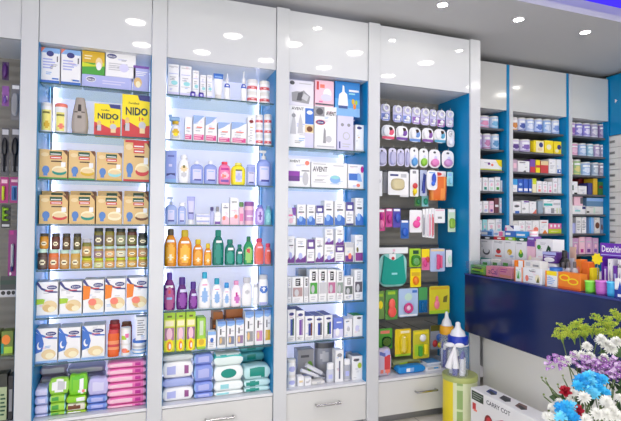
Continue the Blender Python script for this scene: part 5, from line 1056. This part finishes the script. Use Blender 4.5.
fcans(0,s3,[(571.8,576.6),(577.4,584.6),(585.4,592.4),(593.2,600),(600.8,607)],122,[('mauve-pink',(196,170,206),(150,100,180)),('indigo',(130,124,210),(214,210,240)),('violet-blue',(140,134,214),(220,216,240)),('dusky lilac',(170,164,196),(220,216,226)),('dim violet',(130,110,160),(170,160,190))])
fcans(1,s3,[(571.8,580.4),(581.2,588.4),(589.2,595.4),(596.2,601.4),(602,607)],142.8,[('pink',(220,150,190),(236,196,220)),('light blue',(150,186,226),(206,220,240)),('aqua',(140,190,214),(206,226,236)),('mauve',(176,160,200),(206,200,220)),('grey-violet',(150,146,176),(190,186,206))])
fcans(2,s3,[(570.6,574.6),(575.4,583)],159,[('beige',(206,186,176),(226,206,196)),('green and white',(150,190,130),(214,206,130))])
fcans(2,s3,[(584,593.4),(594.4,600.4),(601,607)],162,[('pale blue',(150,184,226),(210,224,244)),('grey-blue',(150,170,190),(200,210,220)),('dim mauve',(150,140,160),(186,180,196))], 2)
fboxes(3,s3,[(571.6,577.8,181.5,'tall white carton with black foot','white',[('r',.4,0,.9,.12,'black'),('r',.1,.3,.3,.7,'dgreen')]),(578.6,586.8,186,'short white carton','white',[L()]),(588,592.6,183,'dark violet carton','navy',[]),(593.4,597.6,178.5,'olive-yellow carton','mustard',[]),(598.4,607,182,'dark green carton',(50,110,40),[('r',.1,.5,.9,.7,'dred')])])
r = far(3,'','cans and cartons on the far shelves'); 
box(r,'medicine_carton',579,592,178,'dark red carton standing behind the short white one','dred',[],own=True,yf=YB+.17)
r = far(4,'','cans and cartons on the far shelves')
b = box(r,'medicine_carton',572,585.6,205.6,'white carton with blue corner, lower near the drawers','white',[('r',.75,.6,1,.9,'navy'),('r',.2,.3,.6,.5,'aqua')],own=True)
box(r,'medicine_carton',574,583,196.6,'pale pink carton on the blue-cornered white one','lpink',[('r',.7,.2,1,.9,'dgrey')],own=True,zb=top_of(b))
b = box(r,'medicine_carton',586.6,607,206.6,'long grey-white carton near the drawers','offw',[('r',.0,.2,.15,.4,'black'),('r',.4,.1,.5,.9,'mint')],own=True)
box(r,'medicine_carton',586.6,606.6,198,'long blue-grey carton on the grey-white one',(96,134,170),[('r',0,.6,1,1,'lblue')],own=True,zb=top_of(b))
fboxes(5,s3,[(571.6,575.6,223,'lilac carton','lilac',[]),(576.4,581.2,217,'tall white carton with grey lines','white',[L('grey',.1,.2,.9,.8,6)]),(581.8,586.4,217,'tall white carton with faint lines','white',[L('grey',.1,.2,.9,.8,6)]),(589.6,594,217.5,'tall pale blue carton','lblue',[('r',0,0,.3,1,'sky')]),(594.6,600,217.5,'tall carton with brown pictures','offw',[('e',.5,.5,.4,.2,'brown')]),(600.6,606,218,'tall dim blue carton',(130,150,180),[('e',.5,.4,.3,.2,'brown')])])
fp.append('seventh')
fboxes(6,s3,[(572.4,578.6,238,'mauve carton with white rim',(196,150,190),WD('violet')),(579.2,585,237,'pale mauve carton','lpink',WD('mag')),(585.6,592,237,'pink-lilac carton',(214,170,206),WD('purple')),(592.6,598.6,238,'mauve carton by the purple display',(200,160,196),WD('violet'))])
# ================================================================== goods on the counter
g = 'goods on the counter'
fr = SideRow(ZCT, 2.195, '', g); md = SideRow(ZCT, 2.315, '', g); bk = SideRow(ZCT, 2.45, '', g); vb_ = SideRow(ZCT, 2.60, '', g)
CL = mat((246,250,252), .05, .5, 'clear', .05)
ya, yb_ = at_x(513, 270, 2.18).y, at_x(462.5, 270, 2.18).y
yb_ = min(yb_, 2.775)
t = empty('acrylic_tray', (2.235, (ya+yb_)/2, ZCT+.0004), 'clear acrylic tray at the cabinet end of the counter', 'tray')
L_ = (yb_-ya)/2; ht = at_x(488, 263.5, 2.18).z - ZCT
m = M(); m.box(-.062, .062, -L_, L_, 0, .003, CL); m.build('base', t)
for nm, a in (('front_wall', (-.062,-.0595,-L_,L_)), ('back_wall', (.0595,.062,-L_,L_)), ('end_wall', (-.059,.059,-L_,-L_+.0025)), ('end_wall', (-.059,.059,L_-.0025,L_))):
    m = M(); m.box(*a, .0032, ht, CL); m.build(nm, t)
tz = ZCT+.0044
def cb_(row,u0,u1,vt,look,col='white',ds=(),name='carton',dep=.085,**k): return box(row,name,u0,u1,vt,look,col,ds,dep=dep,own=True,**k)
cb_(fr,470.5,485,265.5,'green carton lying in the clear acrylic tray',(90,160,80),[('r',.1,.3,.9,.7,'lime'),('l',.1,.1,.9,.9,2,'dgreen')],zb=tz)
cb_(fr,486,498.5,266.5,'pink carton with purple lettering in the clear acrylic tray',(236,130,160),[('t','aCal',.55,.5,.55,(130,40,130),.85)],zb=tz)
cb_(fr,499.2,511.4,267.5,'plain pink carton at the near end of the acrylic tray',(240,136,156),[('r',.05,.1,.95,.3,'salmon'),('l',.1,.5,.8,.9,2,'mag')],zb=tz)
b1 = cb_(fr,514.5,523,267,'white carton with orange frame beside the acrylic tray','white',[('r',0,0,.14,1,'orange'),('r',.86,0,1,1,'orange'),('e',.5,.45,.3,.3,'mint'),('p',[(.3,.2),(.5,.7),(.6,.2)],'green')])
b2 = cb_(fr,523.6,541.5,268,'white carton with green leaf print and small dark lettering','white',[('t','Panadol',.5,.8,.12,'dgrey',.6),('e',.8,.35,.14,.26,'cream'),('p',[(.72,.1),(.84,.5),(.9,.1)],'olive'),('e',.2,.3,.1,.2,'salmon'),('l',.3,.2,.6,.5,2,'lgrey')])
cb_(fr,514,523,260.5,'orange and white carton lying on the orange-framed one','orange',[('r',.5,0,1,1,'white')],zb=top_of(b1),dep=.06)
cb_(fr,524,540.5,261,'grey and white carton lying on the leaf-print one','offw',[('r',.1,.2,.4,.8,'lgrey'),('r',.55,.2,.9,.5,'grey')],zb=top_of(b2),dep=.06)
b3 = cb_(fr,545.5,557,271,'white carton with yellow top and navy print','white',[('r',0,.72,1,1,'yellow'),('l',.15,.15,.85,.6,4,'lblue'),('r',0,0,.12,1,'orange')])
can(fr,'balm_tin',546.5,556.5,267.5,'blue tin lying on the yellow-topped carton',(40,110,190),(30,80,160),[],cat='tin',own=True,zb=top_of(b3))
cb_(fr,558,580.5,273,'orange display carton with yellow ovals','orange',[('e',.3,.68,.24,.2,'yellow'),('e',.3,.68,.18,.13,(236,120,30)),('e',.68,.5,.24,.2,'yellow'),('e',.68,.5,.18,.13,(236,120,30)),('r',0,0,1,.14,(226,96,24))],dep=.05)
for i,(u0,u1,vt) in enumerate(((558.6,562.8,262.5),(563.2,569,262),(569.6,575,262))):
    bottle(md,'round','sanitizer_bottle',u0,u1,vt,'small clear grey bottle behind the orange display, %s from the tray end' % ORD[i],(170,170,178),(90,86,90),[('r',.2,.2,.8,.6,'lgrey')],capf=.22,capw=.5,own=True,dep=.035,yf=2.25,group='small clear bottles behind the orange display')
cb_(md,575.6,581,259.5,'upright orange pack behind the orange display','orange',[('e',.5,.6,.3,.16,'salmon')],dep=.05)
cb_(md,582,588.5,262,'upright orange pack with pale print behind the green cups',(240,116,40),[('r',.2,.2,.6,.5,'lpink')],dep=.05)
cb_(md,589.2,592.8,268,'narrow yellow pack behind the cups','yellow',[],dep=.05)
def cups(u0,u1,vt,look,c):
    loc,w,h,rz = fr.frame(u0,u1,vt); m = M(); rr = [(0,w*.40,w*.40)]; n = 4; R0 = w/2
    for k in range(n):
        z = h*k/n; rr += [(z+.002,R0*(.86+.02*k),R0*(.86+.02*k)),(z+h/n*.86,R0*(.94+.02*k),R0*(.94+.02*k)),(z+h/n*.97,R0*(.94+.02*k),R0*(.94+.02*k))]
    m.loft(rr, mat(c,.4), 0, R0, 24); o = m.build('stacking_cups', None, loc, rz)
    m = M(); m.ring((0,R0,h-.002), R0*.95, .003, mat(tuple(min(255,x+50) for x in c),.4), 'z', 24, 6); m.build('rim', o)
    return finish(o, fr, look, 'cups', True, loc[2]+h, 'stacks of coloured cups')
cups(582,591.6,281,'stack of lime green cups on the counter edge',(120,210,60)); cups(592.2,603.4,281,'stack of violet-pink cups on the counter edge',(190,100,190)); cups(604,613.6,282,'stack of sky blue cups on the counter edge',(60,170,226))
cb_(fr,614.4,626,279,'white and navy carton at the frame edge beside the blue cups','white',[('r',0,0,1,.42,(36,60,150)),('p',[(.2,.1),(.5,.9),(.8,.1)],(40,70,170)),('r',.3,.05,.7,.2,'white')])
# back rows
bb = []
fruit = [(480.5,492.5,239.5,'white carton with black curved mark',[('e',.5,.35,.3,.2,'dgrey'),('e',.5,.42,.22,.17,'white')]),(493.2,504,240,'white carton with red berry',[('e',.5,.42,.22,.14,'red'),('e',.5,.52,.14,.06,'dgreen'),('r',.2,.1,.8,.2,'salmon')]),(504.6,515,240.5,'white carton with yellow fruit',[('e',.5,.42,.24,.16,'mustard'),('e',.4,.36,.1,.08,'beige')]),(515.6,526.4,241.5,'white carton with green pear',[('e',.5,.36,.22,.18,'green'),('e',.5,.5,.12,.12,'ygreen')])]
for u0,u1,vt,l,ds in fruit:
    bb.append(cb_(bk,u0,u1,vt,l+' in the back row of the counter','white',[(q[0],q[1],.42+.55*q[2])+((q[3],q[4]*.55) if q[0]=='e' else (q[3],.42+.55*q[4]))+q[5:] for q in ds]+[('r',0,.3,1,.4,'teal'),('r',.1,.92,.6,.95,'lgrey')],dep=.1))
bb.append(cb_(bk,527,535,241,'lilac and yellow flower carton in the back row of the counter','lpink',[('e',.4,.4,.3,.2,'cream'),('e',.6,.3,.22,.16,'mustard'),('r',0,.85,1,1,'violet')],dep=.1))
bb.append(cb_(bk,535.8,552.5,239.5,'big white carton with green arches in the back row of the counter','white',[('p',[(.55,.2),(.62,.7),(.75,.86),(.9,.8),(.95,.5),(.88,.5),(.84,.7),(.76,.74),(.7,.6),(.64,.2)],'dgreen'),('e',.2,.8,.12,.06,'green'),('p',[(.1,.2),(.3,.14),(.34,.3),(.2,.24)],'black'),('r',0,0,1,.05,'lgrey')],dep=.1))
rc = [('black',(40,40,46),480.5,492),('red',(200,50,60),493,503.5),('lime',(150,206,50),504.4,514.5),('dark green',(30,100,70),515.4,526)]
rt = []
for i,(n_,c,u0,u1) in enumerate(rc):
    rt.append(cb_(bk,u0,u1,[236.2,236.6,237,237.8][i],'%s tag roll with white oval lying on the fruit cartons' % n_,c,[('e',.6,.5,.22,.28,'white')],name='plaster_roll',dep=.07,zb=top_of(bb[i]),ch=.006,group='coloured rolls on the fruit cartons'))
cb_(bk,481,492,230.5,'blue and white tube carton on the black roll','lblue',[('r',0,.3,.6,.7,'white'),('r',.6,.2,1,.8,(50,110,180))],dep=.06,zb=top_of(rt[0]))
cb_(bk,493.4,503,231,'white tube carton with pink end on the red roll','white',[('r',.6,.1,1,.9,'pink'),('r',.1,.3,.5,.6,'lblue')],dep=.06,zb=top_of(rt[1]))
z_ = cb_(bk,504.6,514.6,231,'navy and white tube carton on the lime roll','blue',[('r',.1,.3,.6,.7,'white')],dep=.06,zb=top_of(rt[2]))
cb_(bk,505,514,225.5,'white carton with navy corner topping the roll pile','white',[('p',[(.5,1),(1,1),(1,.3)],'navy'),('r',0,0,.2,.6,'pink')],dep=.05,zb=top_of(z_))
cb_(bk,515.6,526,231.5,'sky blue tube carton on the dark green roll','sky',[('r',.1,.3,.9,.6,'white')],dep=.06,zb=top_of(rt[3]))
pw = cb_(bk,527.2,534.6,236.5,'violet carton lying on the flower carton','violet',[('r',.1,.3,.9,.7,'lilac')],dep=.06,zb=top_of(bb[4]))
can(bk,'ointment_tub',527.6,534,230.5,'white tub with salmon lid on the violet carton','white','salmon',[('b',.3,.6,'lpink')],cat='tub',own=True,zb=top_of(pw))
pb = cb_(md,531,541,262-4,'low white carton before the green-arch carton','offw',[('r',.1,.5,.9,.8,'lgrey')],dep=.1)
w1 = cb_(md,542.5,556,263,'white crumpled pack under the purple carton','white',[('e',.4,.5,.3,.3,'lpink'),('r',.6,.3,.9,.6,'lgrey')],dep=.1,ch=.008)
cb_(md,542.5,556.2,252,'purple and white carton stacked before the green-arch carton',(92,50,140),[('r',0,.74,1,1,'lilac'),('e',.5,.3,.4,.22,'white'),('r',.1,.55,.9,.64,'llil')],dep=.1,zb=top_of(w1))
for i,(u0,u1,c) in enumerate(((481,490,'lgrey'),(491,500,'offw'),(501,511,'lgrey'))):
    cb_(md,u0,u1,259.5,'low grey carton in the middle row, %s from the cabinet end' % ORD[i],c,[('r',.1,.2,.9,.5,'dgrey'),('r',.2,.6,.7,.8,'green')],dep=.1)
cb_(md,512,529,261,'white box with dark edge in the middle row beside the grey cartons','white',[('r',0,0,1,.2,'dgrey'),('e',.6,.6,.2,.2,'mint')],dep=.1)
bottle(md,'round','black_bottle',557.4,565.4,250.5,'black round-shouldered bottle near the purple carton',(24,22,26),(30,28,32),[('r',.3,.2,.6,.4,'brown')],capf=.2,capw=.5,own=True,dep=.05,yf=2.325)
tube(bk,'hand_cream_tube',567.8,574.8,247,'tan and white tube standing behind the orange packs',(216,180,160),'lpink',[('r',.2,.4,.8,.7,'white')],own=True)
# purple display
t = empty('display_stand', (2.40, at_x(612,256,2.34).y, ZCT+.0005), 'purple counter display with white lettering on its header', 'display stand')
yc = t.location.y; y0 = at_x(600,250,2.34).y - yc; y1 = -y0*1.0
zh0, zh1 = at_x(612,257,2.34).z - ZCT, at_x(612,243.5,2.34).z - ZCT
PV = mat((104,44,170), .3)
m = M(); m.box(-.055, .06, y1-.02, y0, 0, .004, PV); m.box(.052, .06, y1-.02, y0, .004, zh1-.005, PV); m.build('tray', t)
m = M(); hw = y0-y1+.02; m.box(-hw/2, hw/2, 0, .01, 0, zh1-zh0, PV, .001); m.decals([('t','Dexoltin 8',.5,.58,.5,'white',.86),('r',.04,.1,.96,.16,'lilac')], hw, zh1-zh0); m.add([(-.01,.0,.0)]*0, [], PV); hd = m.build('header', t, (-.06,(y0+y1-.02)/2,zh0), -pi/2)
m = M(); m.box(-.05, .0515, y0-.006, y0, .0045, zh0-.003, PV); m.build('side_wing', t); m = M(); m.box(-.05,.0515,y1-.02,y1-.014,.0045,zh0-.003,PV); m.build('side_wing', t)
ds_ = SideRow(ZCT+.004, 2.352, '', 'cartons in the purple display')
for i,(u0,u1,vt,l,c,dd) in enumerate(((603.4,607.2,266.5,'purple carton with white stripe, first in the purple display',PV and (120,60,176),[('r',.3,.1,.7,.9,'llil')]),(607.6,612.4,259,'tall white carton with purple lettering in the purple display','white',[('p',[(.3,.3),(.5,.7),(.7,.3),(.6,.3),(.5,.5),(.4,.3)],'violet'),('r',.2,.1,.8,.14,'violet')]),(613,617,266,'purple carton between two white ones in the purple display',(110,50,170),[('r',.2,.5,.8,.7,'lilac')]),(617.4,622,259.5,'tall white carton at the frame edge in the purple display','white',[('t','Dex',.5,.8,.12,'dgrey',.8),('p',[(.3,.2),(.5,.6),(.7,.2)],'violet')]))):
    cb_(ds_,u0,u1,vt,l,c,dd,name='medicine_carton',dep=.045)
# yellow price star on a stick
p = at_x(595,259,2.33); zb_ = ZCT+.0005
t = empty('price_tag', (2.345, p.y, zb_), 'yellow star-shaped price tag on a little stand beside the purple display', 'price tag')
rs = (at_x(589,259,2.33).y-at_x(601,259,2.33).y)/2; zc_ = p.z-zb_
m = M(); n = 16; pts = [((1 if i % 2 else .74)*rs*cos(2*pi*i/n), zc_+(1 if i % 2 else .74)*rs*.95*sin(2*pi*i/n)) for i in range(n)]
m.add([(-.0,a,b) for a,b in pts]+[(.002,a,b) for a,b in pts], [tuple(range(n)),tuple(range(n,2*n))[::-1]]+[(i,(i+1)%n,n+(i+1)%n,n+i) for i in range(n)], mat((250,234,40),.4)); m.build('star_card', t)
m = M(); m.cyl((.004,0,.003),(.004,0,zc_),.0015,CHROME,6); m.loft([(0,.012,.012),(.003,.012,.012)],CHROME,.004,0,12); m.build('stand', t)
cb_(md,603,609.5,258.5,'blank white note card beside the yellow star tag','white',[('l',.1,.3,.9,.8,2,'llil')],name='note_card',dep=.003) if 0 else None

# ================================================================== flowers
fx, fy = 1.74, 1.42
fl = empty('flower_arrangement', (fx, fy, 0), 'mixed bouquet of white, blue, purple and red flowers with goldenrod', 'flowers')
m = M(); m.loft([(0,.11,.11),(.01,.115,.115),(.2,.13,.13),(.36,.12,.12),(.40,.13,.13),(.402,.12,.12),(.36,.11,.11)], mat((206,204,198),.3), 0, 0, 28, 2, None, True); m.build('vase', fl)
def petals(rings, col, curl=.3, pw=.22, jit=.1, mid=None):
    m = M(); mm = mat(kc(col), .55)
    for n, R_, z0, tip in rings:
        for k in range(n):
            a = 2*pi*k/n + random.uniform(-jit, jit) + z0*7; rr = R_*random.uniform(.9, 1.08)
            u = Vector((cos(a), sin(a), 0)); s = Vector((-sin(a), cos(a), 0)); w = pw*random.uniform(.8, 1.15)
            zs = z0 + tip*random.uniform(.8, 1.2)
            P = [u*.06*rr + Vector((0,0,z0)), u*rr*.5 + Vector((0,0,(z0+zs)/2+curl*.18)), u*rr + Vector((0,0,zs))]
            vs = [P[0]-s*w*.25, P[0]+s*w*.25, P[1]+s*w*.5, P[1]-s*w*.5, P[2]+s*w*.3, P[2]-s*w*.3, P[2]+u*w*.22]
            m.add(vs, [(0,1,2,3),(3,2,4,5),(5,4,6)], mm, True)
    if mid: m.ball((0,0,.12), .16, mat(kc(mid), .6), 8)
    return m
MUM = [(14,1,.0,-.12),(13,.92,.1,.12),(12,.76,.2,.36),(9,.56,.3,.56),(6,.34,.4,.7)]
heads = {}
def head_mesh(kind, var):
    if (kind, var) in heads: return heads[kind, var]
    random.seed(hash((len(kind), var)) % 1000 + var*13)
    if kind == 'white': m = petals(MUM, (238,238,232), pw=.26)
    elif kind == 'blue': m = petals([(9,1,0,.1),(8,.8,.15,.35),(6,.5,.3,.55)], [(50,184,236),(110,210,242),(30,156,222)][var % 3], pw=.5, jit=.3)
    elif kind == 'rose': m = petals([(5,.9,.1,.5),(5,.7,.2,.8),(4,.45,.3,.95),(3,.25,.4,1.0)], (176,28,52), .5, .8)
    elif kind == 'statice':
        m = M()
        for k in range(26):
            c = Vector((random.uniform(-1,1), random.uniform(-1,1), random.uniform(-.3,.4))); rr = random.uniform(.22,.36)
            cc = mat(random.choice([(140,84,160),(160,104,180),(176,124,192),(206,176,216)]), .6); n = 6
            pts = [c + Vector((rr*cos(2*pi*i/n)*(1 if i % 2 else .6), rr*sin(2*pi*i/n)*(1 if i % 2 else .6), .1)) for i in range(n)]
            m.add(pts+[c-Vector((0,0,.12))], [(i,(i+1) % n,n) for i in range(n)], cc, True)
            m.ball(c+Vector((0,0,.04)), .06, mat((240,236,240), .6), 6)
    elif kind == 'goldenrod':
        m = M()
        for br in range(9):
            a = random.uniform(0, 2*pi); ln = random.uniform(.35, .95); hgt = random.uniform(.8, 1.5); out = Vector((cos(a), sin(a), 0))*ln
            p = Vector((0,0,-.6)); prev = p.copy(); gs = mat((120,150,50), .6)
            for k in range(1, 9):
                t = k/8; q = Vector((0,0,-.6)) + out*t**1.3 + Vector((0,0,hgt*t*(1.7-.7*t-.35*ln*t)))
                m.cyl(prev, q, .025, gs, 4); prev = q
                if k > 2:
                    for _ in range(7):
                        b = q + Vector((random.uniform(-.15,.15), random.uniform(-.15,.15), random.uniform(-.1,.12)))
                        m.ball(b, random.uniform(.03,.062), mat(random.choice([(176,200,60),(206,214,80),(140,180,56),(190,200,60)]), .7), 5)
    elif kind == 'bud': m = M(); m.ball((0,0,.3), .6, mat((110,126,70), .6), 8)
    me_o = m.build('head'); me = me_o.data; bpy.data.objects.remove(me_o)
    heads[kind, var] = me
    return me
NM = dict(white='white_chrysanthemum', blue='blue_chrysanthemum', rose='red_rose', statice='purple_statice', goldenrod='goldenrod_spray', bud='flower_bud')
flp = []
def flower(kind, u, v, px, dt=0.0, i=0):
    t = 1.93 - .0024*(v-330) + dt
    p = CAM + ray(u, v)*t; s = px/2/F*t
    o = bpy.data.objects.new(NM[kind], head_mesh(kind, i % 3)); COL.objects.link(o); o.parent = fl
    o.location = p - fl.location; o.scale = (s, s, s)
    ctr = Vector((fx, fy, .38)); dirn = (p-ctr).normalized() + (CAM-p).normalized()*(.75 if kind not in ('goldenrod','bud') else -.1) + Vector((0,0,.35))
    o.rotation_euler = dirn.to_track_quat('Z', 'Y').to_euler(); o.rotation_euler.rotate_axis('Z', i*1.7)
    flp.append(p)
i = 0
for kind, px, lst, dt in (
  ('goldenrod', 24, [(562,337),(567,329),(579,327),(574,337),(585,334),(592,331),(598,334)], .08), ('goldenrod', 26, [(604,322),(609,326),(618,318),(621,336),(612,334)], .1),
  ('white', 12.5, [(601,341),(607,346),(616,343),(611,350)], 0), ('white', 10.5, [(587,347),(590,357),(575,356),(582,356),(567,361),(560,362),(604,359)], 0),
  ('statice', 18, [(556,364),(580,363),(590,368),(599,371),(607,373),(613,367),(619,373),(621,364),(606,366)], -.02),
  ('blue', 12, [(580,380),(586,378),(591,383),(597,384),(599,389),(594,394),(587,386),(578,386),(590,376),(596,378),(602,380),(590,391)], -.04), ('blue', 12, [(560,408),(566,406),(572,407),(564,413),(570,414),(561,417),(574,418)], -.06), ('blue', 9, [(606,393)], -.04),
  ('rose', 12, [(566,393),(578,412)], -.05),
  ('white', 13.5, [(584,398),(597,414),(606,402),(612,411),(607,415),(618,417),(585,420)], -.05), ('white', 8.5, [(559,402),(570,401),(573,393),(551,416),(546,416),(552,407),(620,398)], -.04),
  ('bud', 4, [(542,378),(546,379),(549,411),(552,390),(544,395),(558,385),(563,376)], -.02)):
    for u, v in lst: flower(kind, u, v, px, dt, i); i += 1
random.seed(3)
gst = mat((96,120,64), .55)
for k, p in enumerate(flp):
    if k % 2 and k < 46: continue
    a = Vector((fx + random.uniform(-.06,.06), fy + random.uniform(-.06,.06), .40)); m = M(); prev = a; q = p - Vector((0,0,.006))
    mid = a.lerp(q, .5) + Vector((0,0,.05))
    for s in range(1, 7):
        t = s/6; c = a*(1-t)**2 + mid*2*t*(1-t) + q*t*t
        m.cyl(prev - fl.location, c - fl.location, .0022, gst, 6); prev = c
    m.build('stem', fl)
lm = [mat((40,66,34), .5), mat((58,92,44), .5), mat((34,54,32), .5)]
for k in range(56):
    u = random.uniform(574, 632) if k < 44 else random.uniform(556, 580); v = random.uniform(350, 424) if k < 44 else random.uniform(395, 424)
    t = 1.97 - .0022*(v-330) + random.uniform(0, .06); c = CAM + ray(u, v)*t
    d0 = Vector((random.uniform(-1,1), random.uniform(-1,1), random.uniform(-.2,1))).normalized(); s0 = d0.cross(Vector((.3,-1,.4))).normalized()
    ln, w = random.uniform(.05,.085), random.uniform(.012,.02); m = M(); L0 = [c - d0*ln*.5 + d0*ln*q for q in (0,.3,.65,1)]; ws = [.1, 1, .8, .02]
    vs = []
    for q, ww_ in zip(L0, ws): vs += [q - s0*w*ww_ - fl.location, q + s0*w*ww_ - fl.location]
    m.add(vs, [(0,1,3,2),(2,3,5,4),(4,5,7,6)], lm[k % 3], True); m.build('leaf', fl)

# ================================================================== added fill light through the wall openings, camera, colour
wd = bpy.data.worlds.new('sky'); SC.world = wd; wd.use_nodes = True
bgn = wd.node_tree.nodes['Background']; bgn.inputs[0].default_value = (.98, .98, 1, 1); bgn.inputs[1].default_value = 2.4
cd = bpy.data.cameras.new('camera'); cam = bpy.data.objects.new('camera', cd); COL.objects.link(cam); SC.camera = cam
cd.sensor_fit = 'HORIZONTAL'; cd.sensor_width = 36; cd.lens = F*36/W; cd.clip_start = .05; cd.clip_end = 60
fwd = ray(W/2, H/2).normalized(); rgt = (ray(W/2+10, H/2)-ray(W/2, H/2)).normalized(); up = rgt.cross(fwd)
cam.matrix_world = Matrix(((rgt.x, up.x, -fwd.x, 0), (rgt.y, up.y, -fwd.y, 0), (rgt.z, up.z, -fwd.z, CAMZ), (0, 0, 0, 1)))
for o in bpy.data.objects:
    if '_top' in o: del o['_top']
vs_ = SC.view_settings
SC.display_settings.display_device = 'sRGB'; vs_.view_transform = 'Standard'; vs_.look = 'None'; vs_.gamma = 1; vs_.use_curve_mapping = False; vs_.exposure = 0.2
cy = SC.cycles
cy.use_denoising = True; cy.max_bounces = 8; cy.transparent_max_bounces = 24; cy.caustics_reflective = False; cy.caustics_refractive = False; cy.sample_clamp_indirect = 6
